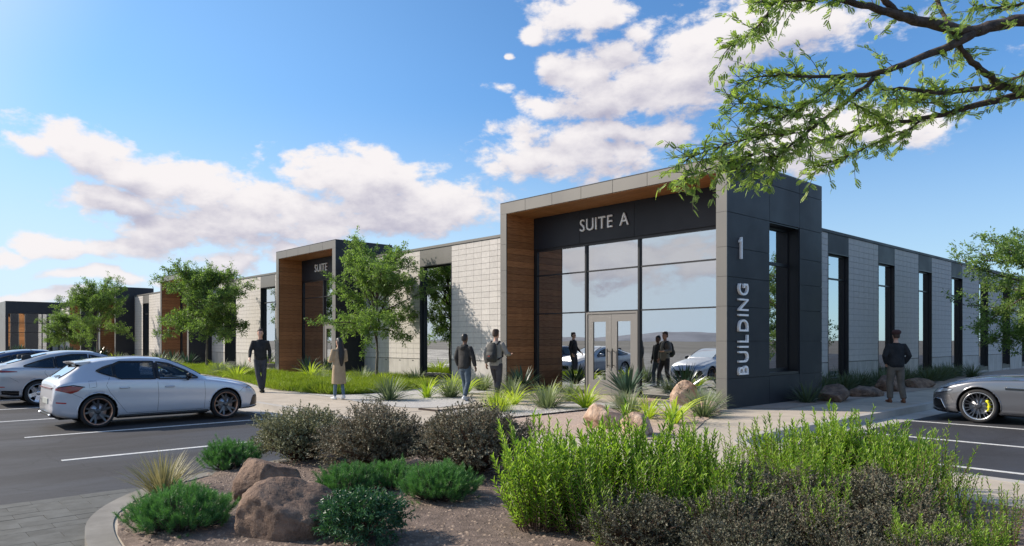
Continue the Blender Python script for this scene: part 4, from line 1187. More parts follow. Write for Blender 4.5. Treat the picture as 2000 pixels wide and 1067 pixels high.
# ------------------------------------------------------------------ plants
def nrm(a): return a / (np.linalg.norm(a, axis=-1, keepdims=True) + 1e-9)
def leaves_mesh(name, P, D, Lh, Wd, m, fold=.25, up=None, six=False, tint=None):
    """P base points, D directions; one folded leaf of four (or six) corners each"""
    n = len(P); D = nrm(D)
    U = up if up is not None else rng.normal(size=(n, 3)) + np.array([0, 0, 1.2])
    Sd = nrm(np.cross(D, U)); Nn = nrm(np.cross(Sd, D))
    Lh = np.broadcast_to(np.asarray(Lh, float), (n,))[:, None]; Wd = np.broadcast_to(np.asarray(Wd, float), (n,))[:, None]
    t = rng.random(n) if tint is None else tint
    if not six:
        V = np.stack([P, P + D * Lh * .5 + Sd * Wd * .5 + Nn * Wd * fold, P + D * Lh, P + D * Lh * .5 - Sd * Wd * .5 + Nn * Wd * fold], 1).reshape(-1, 3)
        F = (np.arange(n)[:, None, None] * 4 + np.array([[0, 1, 2], [0, 2, 3]])[None]).reshape(-1, 3)
        return mesh(name, V, F, m, tint=np.repeat(t, 2))
    V = np.stack([P, P + D * Lh * .32 + Sd * Wd * .46 + Nn * Wd * fold, P + D * Lh * .70 + Sd * Wd * .34 + Nn * (Wd * fold * .6 - Lh * .04),
                  P + D * Lh - Nn * Lh * .14, P + D * Lh * .70 - Sd * Wd * .34 + Nn * (Wd * fold * .6 - Lh * .04), P + D * Lh * .32 - Sd * Wd * .46 + Nn * Wd * fold], 1).reshape(-1, 3)
    F = (np.arange(n)[:, None, None] * 6 + np.array([[0, 1, 2, 3], [0, 3, 4, 5]])[None]).reshape(-1, 4)
    return mesh(name, V, F, m, tint=np.repeat(t, 2))
def tubes_mesh(name, lines, m, n=5):
    mb = MB()
    for pts, rad in lines: mb.tube(pts, rad, n, cap=False)
    return mb.mesh(name, m, True)
def plant(name, label, cat, loc, parts, group=None, rz=None, scale=1.0):
    t = thing(name, label, cat, loc, rnd.uniform(0, 6.28) if rz is None else rz, group, scale)
    for nm, me in parts:
        if me is not None:
            o = obj(nm, me, t)
            if nm in ('foliage', 'needles', 'blades', 'leaves'): o['kind'] = 'stuff'
    return t

def blades(n, L, W, spread, droop, m, seg=5, base=.06, jit=.3, stiff=1.0, tipw=.12, lo=.0):
    """a tuft of strap leaves rising from one crown"""
    V = []; F = []; T = []
    for i in range(n):
        az = rnd.uniform(0, 6.283); ti = lo + (spread - lo) * (rnd.random() ** .75); l = L * rnd.uniform(1 - jit, 1.0); w = W * rnd.uniform(.75, 1.1)
        r0 = base * rnd.random(); p = Vector((math.cos(az) * r0, math.sin(az) * r0, -.02)); dr = droop * rnd.uniform(.5, 1.3)
        hd = Vector((math.cos(az), math.sin(az), 0)); sd = Vector((-math.sin(az), math.cos(az), 0)); tw = rnd.uniform(-.5, .5); tn = rnd.random()
        b0 = len(V)
        for k in range(seg + 1):
            t = k / seg; a = ti + dr * t ** 1.6
            if k: p = p + (hd * math.sin(a) + Vector((0, 0, 1)) * math.cos(a)) * (l / seg)
            ww = w * (1 - t) ** .6 * (.7 + .6 * min(t * 3, 1)) + w * tipw * (1 - t)
            if t == 1: ww = w * .04
            s2 = (sd * math.cos(tw * t) + Vector((0, 0, 1)) * math.sin(tw * t))
            V += [p + s2 * ww / 2, p - s2 * ww / 2]
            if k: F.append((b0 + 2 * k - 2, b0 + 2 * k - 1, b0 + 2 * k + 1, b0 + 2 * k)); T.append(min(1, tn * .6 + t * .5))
    return mesh('blades', V, np.array(F), m, tint=T)

def twiggy(n_st, h, rad, leaf, lw, per, m, stem_m='stem_brown', lean=.35, six=True, droop=0.1, start=.15, ang=.7, wig=.06):
    """upright stems carrying leaves all along"""
    L = []; P = []; D = []; U = []
    for i in range(n_st):
        az = rnd.uniform(0, 6.283); r = rad * math.sqrt(rnd.random()) * .55; hh = h * (rnd.uniform(.5, 1.0) + .18 * (rnd.random() < .3)) * (1 - .25 * (r / rad))
        p = Vector((math.cos(az) * r * .5, math.sin(az) * r * .5, -.02)); az += rnd.uniform(-.5, .5)
        le = lean * rnd.uniform(.2, 1.0) * (.4 + r / (rad * .55))
        d = Vector((math.cos(az) * le, math.sin(az) * le, 1)).normalized()
        ns = 9; pts = [p.copy()]
        for k in range(ns):
            d = (d + Vector((rnd.uniform(-wig, wig), rnd.uniform(-wig, wig), .03 - droop * .1 * k / ns))).normalized(); p = p + d * hh / ns; pts.append(p.copy())
        L.append((pts, [.006 * (1 - .8 * k / ns) + .001 for k in range(ns + 1)]))
        nl = int(per * hh / h)
        for j in range(nl):
            t = start + (1 - start) * (j + rnd.random() * .8) / nl; t = min(t, .999); k = int(t * ns); f = t * ns - k
            q = pts[k].lerp(pts[k + 1], f); ax = (pts[k + 1] - pts[k]).normalized(); ph = j * 2.4 + rnd.uniform(-.4, .4)
            e1 = ax.orthogonal().normalized(); e2 = ax.cross(e1); out = e1 * math.cos(ph) + e2 * math.sin(ph)
            a_ = ang * rnd.uniform(.7, 1.25) * (1 - .5 * t ** 4)
            P.append(q); D.append(ax * math.cos(a_) + out * math.sin(a_)); U.append(ax * .8 + out * -.3 + Vector((0, 0, .3)))
    P = np.array(P); D = np.array(D); k = len(P)
    le = leaf * rng.uniform(.6, 1.1, k)
    return [('stems', tubes_mesh('stems', L, stem_m, 4)), ('foliage', leaves_mesh('foliage', P, D, le, le * lw, m, up=np.array(U), six=six))]

def dome(rx, rz, n_tw, leaf, lw, per, m, stem_m='stem_brown', lump=.25, zc=.45, tw=.16, six=False, upb=.4):
    """a rounded shrub: short leafy twigs all through an uneven ellipsoid, limbs inside"""
    P = []; D = []; L = []; ph = Vector((rnd.uniform(0, 50), rnd.uniform(0, 50), 0))
    for i in range(n_tw):
        v = Vector((rnd.gauss(0, 1), rnd.gauss(0, 1), rnd.gauss(0, 1))).normalized()
        if v.z < -.55: v.z *= -.6; v.normalize()
        k = 1 + lump * noise.noise(v * 2.2 + ph) * 1.6 + lump * .5 * noise.noise(v * 6 + ph)
        rr = rnd.random() ** .33 * k * rnd.uniform(.93, 1.04)
        c = Vector((v.x * rx * rr, v.y * rx * rr, rz * (zc + (v.z * (1 - zc) * rr if v.z > 0 else v.z * zc * rr))))
        d = (v + Vector((rnd.gauss(0, .45), rnd.gauss(0, .45), upb + rnd.gauss(0, .35)))).normalized()
        if i % 6 == 0:
            b = Vector((rnd.uniform(-.08, .08), rnd.uniform(-.08, .08), 0)); mid = b.lerp(c, .5) + Vector((rnd.gauss(0, .03), rnd.gauss(0, .03), .03))
            L.append(([b, mid, c, c + d * tw], [.008, .005, .003, .0015]))
        for j in range(per):
            t = (j + rnd.random()) / per; out = Vector((rnd.gauss(0, 1), rnd.gauss(0, 1), rnd.gauss(0, 1))).normalized()
            P.append(c + d * tw * t); D.append(d * .8 + out * .9)
    P = np.array(P); D = np.array(D); le = leaf * rng.uniform(.6, 1.15, len(P))
    return [('stems', tubes_mesh('stems', L, stem_m, 4)), ('foliage', leaves_mesh('foliage', P, D, le, le * lw, m, six=six))]

def pine(rx, rz, n_sh, m='needle'):
    """mugo pine: upright candles ringed with needles over spreading limbs"""
    P = []; D = []; L = []; T = []; ph = Vector((rnd.uniform(0, 50), rnd.uniform(0, 50), 0))
    for i in range(n_sh):
        v = Vector((rnd.gauss(0, 1), rnd.gauss(0, 1), abs(rnd.gauss(0, 1)) * 1.0 - .25)).normalized()
        k = 1 + .5 * noise.noise(v * 2.6 + ph); rr = rnd.uniform(.62, 1.0) * k
        c = Vector((v.x * rx * rr, v.y * rx * rr, rz * (.32 + max(v.z, -.45) * .62 * rr)))
        d = (v * .7 + Vector((rnd.gauss(0, .2), rnd.gauss(0, .2), .9))).normalized(); l = rnd.uniform(.06, .11)
        if i % 4 == 0: L.append(([Vector((0, 0, .0)), Vector((c.x * .5, c.y * .5, c.z * .25)), c, c + d * l], [.014, .009, .004, .002]))
        for j in range(46):
            t = (j + rnd.random()) / 46; ph_ = j * 2.4; e1 = d.orthogonal().normalized(); e2 = d.cross(e1)
            out = e1 * math.cos(ph_) + e2 * math.sin(ph_); a = 1.15 - .75 * t
            P.append(c + d * l * t); D.append(d * math.cos(a) + out * math.sin(a)); T.append(.25 + .5 * t + rnd.uniform(-.2, .2))
    P = np.array(P); D = nrm(np.array(D)); n = len(P); Lh = rng.uniform(.035, .058, n)[:, None]
    S = nrm(np.cross(D, rng.normal(size=(n, 3)))) * .0022
    V = np.stack([P + S, P - S, P + D * Lh], 1).reshape(-1, 3); F = np.arange(n * 3).reshape(-1, 3)
    return [('limbs', tubes_mesh('limbs', L, 'bark', 5)), ('needles', mesh('needles', V, F, m, tint=np.array(T)))]

def rock(name, seed, dims, m, sub=5, cuts=9, bumpy=.07):
    r2 = random.Random(seed)
    bm = bmesh.new(); bmesh.ops.create_icosphere(bm, subdivisions=sub, radius=1)
    planes = []
    for k in range(cuts):
        n = Vector((r2.gauss(0, 1), r2.gauss(0, 1), r2.gauss(0, .8))).normalized(); planes.append((n, r2.uniform(.60, .84)))
    off = Vector((seed * 3.1, seed * 1.7, 0))
    for v in bm.verts:
        p = v.co.copy()
        for n, d in planes:
            e = p.dot(n) - d
            if e > 0: p -= n * e * .93
        q = p * 1.0
        f = 1 + bumpy * noise.fractal(q * 1.7 + off, 1.0, 2.1, 5) + bumpy * .45 * abs(noise.noise(q * 5 + off)) + .03 * noise.noise(q * 14 + off)
        p *= f
        v.co = Vector((p.x * dims[0], p.y * dims[1], p.z * dims[2]))
    for f in bm.faces: f.smooth = True
    me = bpy.data.meshes.new(name); bm.to_mesh(me); bm.free(); me.materials.append(MATS[m])
    return me
def boulder(label, loc, rz, dims, seed, m='rock_brown', group=None, tilt=0, **kw):
    o = obj('boulder', rock('boulder', seed, dims, m, **kw), None, loc); o.rotation_euler = (tilt, 0, rz)
    return tag(o, label, 'boulder', group)

def tree_parts(h, cr, cz, n_br, leaves, leaf, seed, trunk_r=.07, bare=1.2, flat=1.0):
    """trunk, limbs and a crown of single leaves on twigs in an uneven ellipsoid"""
    r2 = random.Random(seed); lines = []; tips = []
    top = Vector((r2.uniform(-.15, .15), r2.uniform(-.15, .15), h * .86))
    tp = [Vector((0, 0, -.1)), Vector((.02, .01, bare * .5)), Vector((-.03, .03, bare)), Vector((.04, -.03, h * .45)), Vector((-.02, .05, h * .65)), top]
    tp = [Vector(p) for p in smooth_poly([tuple(p) for p in tp], 1)]
    trunk = ([p for p in tp], [trunk_r * (1 - .8 * i / (len(tp) - 1)) for i in range(len(tp))])
    ph = Vector((seed * 7.7, 0, 0))
    def lobes(v): return 1 + .42 * noise.noise(v * 1.7 + ph) + .22 * noise.noise(v * 4.2 + ph)
    for i in range(n_br):
        t = .16 + .84 * (i + r2.random()) / n_br; z = bare + (h * .86 - bare) * t
        k = min(range(len(tp)), key=lambda q: abs(tp[q].z - z)); b = tp[k]
        az = i * 2.4 + r2.uniform(-.5, .5); e = r2.uniform(.1, .9) + .5 * t
        v = Vector((math.cos(az) * math.cos(e), math.sin(az) * math.cos(e), math.sin(e)))
        rr = lobes(v); end = Vector((v.x * cr * rr, v.y * cr * rr, cz + v.z * (h - cz) * rr * flat)) * 1.0
        if r2.random() < .35: end.z = min(end.z, cz - r2.uniform(0, (cz - bare) * .9)); 
        mid = b.lerp(end, .5) + Vector((0, 0, .12 + r2.uniform(-.1, .1)))
        lines.append(([b, b.lerp(mid, .5) + Vector((0, 0, .05)), mid, mid.lerp(end, .5) + Vector((0, 0, .04)), end], [trunk_r * .42, trunk_r * .34, trunk_r * .26, trunk_r * .16, .006]))
        for j in range(11):
            f = .28 + .72 * (j + r2.random()) / 11; q = b.lerp(mid, f * 2) if f < .5 else mid.lerp(end, f * 2 - 1)
            d = (end - b).normalized() * .7 + Vector((r2.gauss(0, .6), r2.gauss(0, .6), r2.gauss(.15, .5)))
            l = r2.uniform(.25, .62) * (cr / 2.3)
            e2 = q + d.normalized() * l
            lines.append(([q, q.lerp(e2, .5) + Vector((0, 0, .03)), e2], [.009, .006, .003]))
            tips.append((q, e2)); 
            for s in range(3):
                q2 = q.lerp(e2, r2.uniform(.3, .9)); e3 = q2 + Vector((r2.gauss(0, .17), r2.gauss(0, .17), r2.gauss(.02, .13)))
                tips.append((q2, e3))
    n_l = max(4, leaves // len(tips)); P = []; D = []
    for q, e in tips:
        ax = (e - q)
        for j in range(n_l):
            f = r2.uniform(.15, 1.08); o_ = Vector((r2.gauss(0, 1), r2.gauss(0, 1), r2.gauss(0, 1)))
            P.append(q + ax * f + o_ * .03); D.append(ax.normalized() * .6 + o_ * .55 + Vector((0, 0, -.1)))
    P = np.array(P); D = np.array(D); le = leaf * rng.uniform(.6, 1.15, len(P))
    return [('trunk', tubes_mesh('trunk', [trunk], 'bark_pale', 9)), ('branches', tubes_mesh('branches', lines, 'bark', 4)), ('crown', leaves_mesh('crown', P, D, le, le * .42, 'leaf_tree'))]

# trees along the front
tg = 'young shade trees along the facade'
tA = tree_parts(5.1, 2.0, 2.7, 40, 40000, .10, 3)
tB = tree_parts(5.0, 2.5, 2.6, 42, 42000, .11, 11)
plant('shade_tree', 'leafy young tree on the lawn in front of the second portal', 'tree', (-14.4, -.20, 0), tA, tg, 5.4, .95)
plant('shade_tree', 'round-crowned tree behind the white hatchback, before the third portal', 'tree', (-28.4, -1.5, 0), tB, tg, 3.4, 1.05)
plant('shade_tree', 'dark tree before the fourth portal, just left of the round-crowned one', 'tree', (-49.1, -2.0, 0), tA, tg, 3.4, 1.08)
plant('shade_tree', 'smaller tree beside the glass-fronted building at the far left', 'tree', (-57.0, -2.6, 0), tB, tg, 2.5, .74)
sideT = Vector(CAM) + FWD * 22.5 + RGT * 17.7
tC = tree_parts(4.9, 3.3, 2.75, 56, 56000, .11, 23, .09)
plant('shade_tree', 'wide-spreading tree beside the side wall at the right edge', 'tree', (sideT.x, sideT.y, 0), tC, None, 2.0)
t2_ = Vector(CAM) + FWD * 42 + RGT * 30
plant('shade_tree', 'far tree showing low behind the wide-spreading one at the right', 'tree', (t2_.x, t2_.y, 0), tA, None, 1.0, .8)

# overhanging tree: limbs at true size some 6 m ahead, trunk outside the frame on the right
def V3(px, py, d): return Vector(CAM) + FWD * d + RGT * ((px - 1000) / 1375 * d) + Vector((0, 0, (665 - py) / 1375 * d))
ot = thing('locust_tree', 'overhanging locust tree reaching in from the top right corner', 'tree', tuple(V3(2420, 665, 6.6))[:2] + (0,))
ob = Vector(ot.location)
fork = V3(2380, 300, 6.6)
limbs = [ # pixel x, y, distance, radius
 [(2380, 300, 6.6, .10), (2200, 60, 6.4, .07), (2000, 36, 6.2, .052), (1947, 49, 6.15, .050), (1902, 62, 6.1, .050), (1872, 62, 6.1, .048), (1823, 47, 6.1, .044), (1763, 34, 6.0, .040), (1730, 21, 6.0, .032), (1677, 9, 5.9, .026), (1640, -2, 5.9, .024), (1560, -30, 5.8, .018)],
 [(1763, 34, 6.0, .030), (1745, 19, 6.0, .028), (1722, -4, 5.95, .026), (1690, -50, 5.9, .02)],
 [(1902, 62, 6.1, .042), (1865, 88, 6.05, .036), (1805, 109, 6.0, .030), (1756, 131, 5.9, .026), (1715, 144, 5.9, .022), (1655, 150, 5.8, .016), (1580, 150, 5.7, .012), (1520, 146, 5.6, .009), (1482, 148, 5.6, .006), (1441, 165, 5.5, .003)],
 [(1715, 144, 5.9, .020), (1692, 169, 5.85, .019), (1651, 199, 5.8, .017), (1610, 232, 5.75, .015), (1576, 259, 5.7, .012), (1542, 287, 5.7, .010), (1512, 307, 5.6, .007), (1467, 319, 5.6, .005), (1425, 334, 5.5, .003)],
 [(2380, 300, 6.6, .10), (2150, 168, 6.7, .055), (2000, 182, 6.6, .036), (1936, 199, 6.5, .030), (1861, 219, 6.5, .023), (1797, 234, 6.4, .018), (1730, 240, 6.3, .015), (1673, 255, 6.3, .012), (1598, 277, 6.2, .009), (1540, 300, 6.1, .006), (1480, 345, 6.1, .003)],
 [(2100, 172, 6.65, .045), (2000, 174, 6.5, .036), (1955, 169, 6.45, .034), (1925, 172, 6.4, .026), (1842, 182, 6.3, .021), (1797, 176, 6.2, .017), (1752, 172, 6.1, .012), (1712, 176, 6.1, .007)],
 [(1865, 66, 6.1, .026), (1872, 92, 6.12, .024), (1902, 124, 6.25, .026), (1932, 150, 6.35, .030), (1955, 169, 6.45, .032)],
 [(1797, 237, 6.4, .011), (1760, 262, 6.4, .008), (1715, 277, 6.3, .007), (1677, 296, 6.3, .006), (1617, 319, 6.2, .004), (1580, 345, 6.2, .003)],
 [(1640, -2, 5.9, .012), (1572, -1, 5.7, .009), (1520, 7, 5.6, .008), (1479, 4, 5.5, .005)],
 [(1512, 6, 5.6, .007), (1505, 15, 5.6, .007), (1490, 41, 5.55, .006), (1467, 64, 5.5, .005), (1449, 75, 5.5, .004), (1419, 97, 5.5, .002)],
 [(1823, -20, 6.5, .02), (1842, 30, 6.4, .018), (1861, 62, 6.2, .018)],
 [(1662, 199, 5.9, .006), (1700, 221, 6.1, .008), (1733, 238, 6.3, .011)],
 [(1730, 195, 6.2, .006), (1800, 200, 6.4, .007), (1853, 206, 6.5, .010)],
 [(2060, 120, 6.3, .014), (2000, 146, 6.3, .012), (1973, 157, 6.35, .012)],
 [(2200, 60, 6.8, .03), (2050, -10, 6.7, .018), (1960, 20, 6.6, .012), (1900, 10, 6.6, .006)],
 [(1655, 150, 5.8, .006), (1600, 190, 5.7, .005), (1540, 225, 5.65, .004), (1470, 250, 5.6, .003)],
 [(1576, 259, 5.7, .006), (1500, 262, 5.6, .005), (1420, 280, 5.5, .004), (1345, 310, 5.4, .002)],
 [(1542, 287, 5.7, .005), (1470, 300, 5.6, .004), (1390, 330, 5.5, .003), (1330, 345, 5.4, .002)],
 [(1610, 232, 5.75, .005), (1560, 225, 5.7, .004), (1490, 200, 5.6, .003), (1430, 205, 5.5, .002)],
]
OL = []; twigs = []
ror = random.Random(5)
for li, lm in enumerate(limbs):
    pts = [V3(a, b, d) - ob for a, b, d, r in lm]; rad = [q[3] for q in lm]
    P4 = [tuple(p) + (r,) for p, r in zip(pts, rad)]; P4 = smooth_poly(P4, 2)
    pts = [Vector(p[:3]) for p in P4]; rad = [p[3] for p in P4]
    pts = [p + Vector((ror.gauss(0, .004), ror.gauss(0, .004), ror.gauss(0, .005))) * min(1, r / .01) for p, r in zip(pts, rad)]
    OL.append((pts, rad))
    tot = 0
    for i in range(len(pts) - 1):
        seg = (pts[i + 1] - pts[i]); l = seg.length; tot += l
        dens_ = 44 if rad[i] < .014 else (19 if rad[i] < .026 else 7)
        k = int(l * dens_ + ror.random())
        for q in range(k):
            b = pts[i] + seg * ror.random()
            d = seg.normalized() * .9 + Vector((ror.gauss(0, .5), ror.gauss(0, .5), ror.gauss(.03, .5)))
            twigs.append((b, d.normalized(), ror.uniform(.07, .34)))
LP = []; LD = []; LU = []; LT = []; LL = []
TW = []
for b, d, l in twigs:
    n = 5; pts = [b]; p = b
    for k in range(n):
        d = (d + Vector((ror.gauss(0, .13), ror.gauss(0, .13), ror.gauss(-.02, .13)))).normalized(); p = p + d * l / n; pts.append(p)
    TW.append((pts, [.004, .0035, .003, .0025, .002, .0012]))
    nlf = max(3, int(l / .030))
    for j in range(nlf):
        t = (j + ror.random()) / nlf; k = min(int(t * n), n - 1); q = pts[k].lerp(pts[k + 1], t * n - k)
        ax = (d + Vector((ror.gauss(0, .7), ror.gauss(0, .7), ror.gauss(.2, .5)))).normalized(); ln = ror.uniform(.045, .072)
        up = Vector((ror.gauss(0, .6), ror.gauss(0, .6), .8)); up = (up - ax * up.dot(ax)).normalized(); sd = ax.cross(up).normalized()
        tn = ror.random(); nn = 7
        for s in range(nn):
            f = .15 + .85 * s / (nn - 1); c = q + ax * ln * f - up * (ln * .18 * f * f)
            for sg in ((1, -1) if s < nn - 1 else (0,)):
                LP.append(c); LD.append(sd * sg * .9 + ax * (.45 + (1 if sg == 0 else 0)) - up * .15); LU.append(up); LT.append(min(1, max(0, tn + ror.uniform(-.15, .15)))); LL.append(.0225 * (1 - .45 * abs(f - .5)))
tr = MB(); tr.tube([Vector((0, 0, -.1)), Vector((.03, .02, .8)), (fork - ob) * .55 + Vector((.03, 0, 0)), fork - ob], [.17, .14, .12, .11], 14)
tr.tube([fork - ob, fork - ob + Vector((.1, .3, 1.2)), fork - ob + Vector((-.2, .7, 2.6))], [.10, .06, .03], 10)
tr.obj('trunk', 'bark', ot, True)
obj('limbs', tubes_mesh('limbs', OL, 'bark', 10), ot)
obj('twigs', tubes_mesh('twigs', TW, 'bark', 4), ot)
LLa = np.array(LL)
obj('crown', leaves_mesh('crown', np.array(LP), np.array(LD), LLa, LLa * .60, 'leaf_locust', fold=.1, up=np.array(LU), tint=np.array(LT)), ot)['kind'] = 'stuff'
[c for c in ot.children if c.name.startswith('twigs')][0]['kind'] = 'stuff'
print('locust leaflets', len(LP))

# ---- lawn
lawn_poly = smooth_poly([(-33, -3.0), (-26, -2.9), (-22.4, -3.2), (-18.0, -3.8), (-13.0, -4.95), (-11.5, -4.8), (-10.2, -4.7), (-9.5, -4.3), (-9.4, -3.4), (-9.9, -1.8), (-11.2, .2), (-12.5, 1.2), (-17.5, 1.1), (-18.3, -.6), (-22.0, -1.0), (-26.5, -.6), (-33, .5)], 2)
sheet('lawn_soil', lawn_poly, .014, 'soil')
nL = 95000; xs = [p[0] for p in lawn_poly]; ys = [p[1] for p in lawn_poly]; pts = []
while len(pts) < nL:
    x = min(xs) + (max(xs) - min(xs)) * (1 - rnd.random() ** 1.5); y = rnd.uniform(min(ys), max(ys))
    if inside(lawn_poly, x, y): pts.append((x, y, .01))
P = np.array(pts); D = rng.normal(size=(nL, 3)) * .42 + np.array([.05, 0, 1.0])
hgt = np.array([.25 + .18 * noise.noise(Vector((p[0] * .9, p[1] * .9, 4))) + .05 * noise.noise(Vector((p[0] * 4, p[1] * 4, 1))) for p in pts])
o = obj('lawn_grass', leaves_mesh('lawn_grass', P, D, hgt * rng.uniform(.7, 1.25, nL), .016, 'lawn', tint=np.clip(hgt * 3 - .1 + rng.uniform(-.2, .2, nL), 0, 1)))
tag(o, 'soft bright green grass around the trees before the second portal', None, None, 'stuff')

# ---- strap-leaved plants by the walk
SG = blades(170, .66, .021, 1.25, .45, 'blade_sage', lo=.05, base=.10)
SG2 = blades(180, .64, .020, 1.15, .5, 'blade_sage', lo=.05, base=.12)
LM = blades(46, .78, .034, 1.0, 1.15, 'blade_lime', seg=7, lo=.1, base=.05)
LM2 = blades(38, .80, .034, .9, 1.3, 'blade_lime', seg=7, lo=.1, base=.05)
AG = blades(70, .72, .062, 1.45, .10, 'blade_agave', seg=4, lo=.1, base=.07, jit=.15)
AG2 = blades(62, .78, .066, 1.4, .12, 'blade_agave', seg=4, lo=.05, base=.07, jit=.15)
GN = twiggy(46, .42, .40, .06, .25, 20, 'leaf_willow', lean=.5)
gS, gL, gA = 'grey-green grass clumps by the front walk', 'lime green strap-leaved clumps', 'dark spiky yuccas by the portals'
def sage(label, x, y, s=1.0, v=0, g=gS): plant('grass_clump', label, 'grass clump', (x, y, .0), [('blades', (SG, SG2)[v])], g, None, s * 1.08)
def lime(label, x, y, s=1.0, v=0): plant('lime_clump', label, 'strap-leaf plant', (x, y, .0), [('blades', (LM, LM2)[v])], gL, None, s * 1.15)
def agave(label, x, y, s=1.0, v=0, z=.12): plant('yucca', label, 'yucca', (x, y, z), [('blades', (AG, AG2)[v])], gA, None, s)
sage('grey-green clump standing alone in light gravel right of the woman in the coat', -7.2, -4.25, 1.2)
sage('grey-green clump just left of the man in the black hoodie', -6.9, -2.5, 1.15, 1)
sage('grey-green clump between the two men walking to the door', -6.2, -.9, 1.0)
sage('grey-green clump in the gravel left of the glass doors', -2.95, -2.75, 1.25, 1)
sage('grey-green clump behind the lime plant before the glass doors', -1.95, -1.25, .72, 0)
sage('grey-green clump behind the cracked tan boulder', -.75, -2.55, 1.1, 1)
sage('big grey-green clump at the foot of the corner column', .50, -1.75, 1.02, 0)
sage('grey-green clump behind the leftmost lime plant near the wall window', -9.0, .5, 1.0, 1)
sage('grey-green clump on the lawn edge right of the walking man in black', -13.8, -1.2, 1.1, 0)
sage('pale clump before the timber wall of the second portal', -18.2, -.5, 1.1, 1)
sage('grey-green clump in front of the far window, left of the man in black', -20.8, -2.7, 1.3, 0)
sage('grey-green clump nearest the bonnet of the white hatchback', -22.5, -2.9, 1.3, 1)
lime('lime plant left of the man in the hoodie', -7.15, -3.1, 1.0)
lime('lime plant behind the man in the hoodie, against the window', -7.5, -1.5, 1.1, 1)
lime('lime plant right of the man with the backpack', -4.1, -2.7, 1.0, 1)
lime('lime plant in the gravel before the glass doors', -2.35, -2.1, 1.05)
lime('big lime plant among the rocks beside the corner column', .8, -3.2, 1.05, 1)
lime('small lime plant behind the pair of tan boulders', .0, -2.9, .8)
lime('lime plant in front of the timber of the second portal', -16.9, -1.6, 1.2)
lime('lime plant left of the walking man in black', -19.6, -3.4, 1.2, 1)
lime('lime plant farther left, behind the white hatchback roof', -24.5, -2.4, 1.1)
for i, (x, y, lb) in enumerate(((-10.4, .6, 'below the sunlit block wall, left'), (-8.3, -.2, 'below the sunlit block wall, nearer the portal'), (-12.6, .3, 'under the tall window'), (-5.6, -1.4, 'in front of the timber wall'), (-3.9, -.9, 'left of the doors at the glass'), (-.2, -.6, 'at the glass beside the corner column'), (-11.6, -3.2, 'on the lawn near the kerb path'), (-15.6, -1.9, 'on the lawn left of the tree trunk'))):
    sage('grey-green filler clump ' + lb, x, y, .85 + .1 * (i % 3), i % 2)
lime('lime plant under the sunlit block wall by the portal', -9.3, -.6, .9); lime('lime plant at the left end of the glazing', -5.0, -.6, .8, 1); lime('lime plant under the tall window beside the tree', -12.9, -.9, .9, 1)
agave('yucca against the timber wall left of the glass doors', -6.75, .05, 1.05, 0, .18)
agave('yucca standing directly before the double glass doors', -2.75, -.05, 1.12, 1, .2)
agave('yucca before the glazing left of the orange boulder', -1.3, .35, .9, 0, .12)
agave('yucca before the timber wall of the second portal', -20.6, .1, 1.15, 1, .15)
agave('yucca in the entrance of the second portal', -18.9, .2, 1.15, 0, .15)
for i, (x, y) in enumerate(((-34.2, -.6), (-37.5, -.4), (-40.3, -.3))): agave(('yucca near the third portal, rightmost of three seen past the tree', 'yucca in the entrance of the third portal', 'yucca against the timber of the third portal')[i], x, y, 1.3, i % 2, .15)
for i, (x, y) in enumerate(((-55.2, -.3), (-57.0, -.4), (-66.5, -.4), (-69.5, -.3))): agave(('yucca before the fourth portal, right one', 'yucca before the fourth portal, left one', 'yucca before the fifth portal, right one', 'yucca before the fifth portal, left one')[i], x, y, 1.5, i % 2, .15)
for i in range(12):
    x = -27 - i * 2.9; k = ('silver-green clump', 'pale lime clump')[i % 2]
    where = ('left of the round-crowned tree', 'under the round-crowned tree', 'past the hatchback roof', 'before the third portal', 'beside the third portal', 'near the far narrow window', 'below the far block wall', 'right of the dark tree', 'under the dark tree', 'left of the dark tree', 'before the fifth portal', 'at the far end of the bed')[i]
    (sage if i % 2 == 0 else lime)(k + ' of the distant bed, ' + where, x, -2.6 - rnd.random() * 1.2, 1.5, i % 2)
plant('green_tuft', 'fresh green leafy tuft between the walkers and the dark shrubs', 'plant', (-3.1, -4.1, 0), [('blades', blades(260, .62, .010, .7, .6, 'blade_lime', lo=.0, base=.32)), ('stems', GN[0][1]), ('foliage', GN[1][1])], None)
# dusky clumps and rocks along the shaded side
DK = blades(150, .66, .020, 1.2, .4, 'blade_dusk', lo=.05, base=.14)
names_ = ['first clump beyond the corner, beside the big brown boulder', 'clump below the first tall side window', 'clump between the two left boulders of the side bed', 'clump behind the standing man\'s knees', 'clump just right of the standing man', 'clump below the third side window', 'clump before the fourth pale wall bay', 'clump behind the sports car bonnet', 'clump beyond the sports car bonnet', 'farthest clump under the wide-spreading tree', 'clump half hidden by the wide-spreading tree', 'last clump of the side bed']
for i, nm in enumerate(names_):
    plant('grass_clump', 'dusky green ' + nm, 'grass clump', (-.55 + rnd.uniform(-.3, .35), 5.3 + i * 1.32 + (0 if i else -.4), 0), [('blades', DK)], 'dusky grass clumps in the shaded side bed', None, 1.25)
for i in range(11):
    plant('grass_clump', 'dusky green clump against the wall, behind the outer row, %s' % ('below the corner edge', 'by the first window', 'by the second bay', 'left of the standing man', 'right of the standing man', 'by the third window', 'by the fourth bay', 'over the sports car nose', 'over the sports car bonnet', 'over the sports car wheel', 'under the tree crown')[i], 'grass clump', (-.95 + rnd.uniform(-.1, .1), 5.9 + i * 1.45, 0), [('blades', DK)], 'dusky grass clumps in the shaded side bed', None, 1.1)
plant('grass_clump', 'dusky clump at the foot of the dark corner wall', 'grass clump', (.45, 3.0, 0), [('blades', DK)], None, None, 1.0)

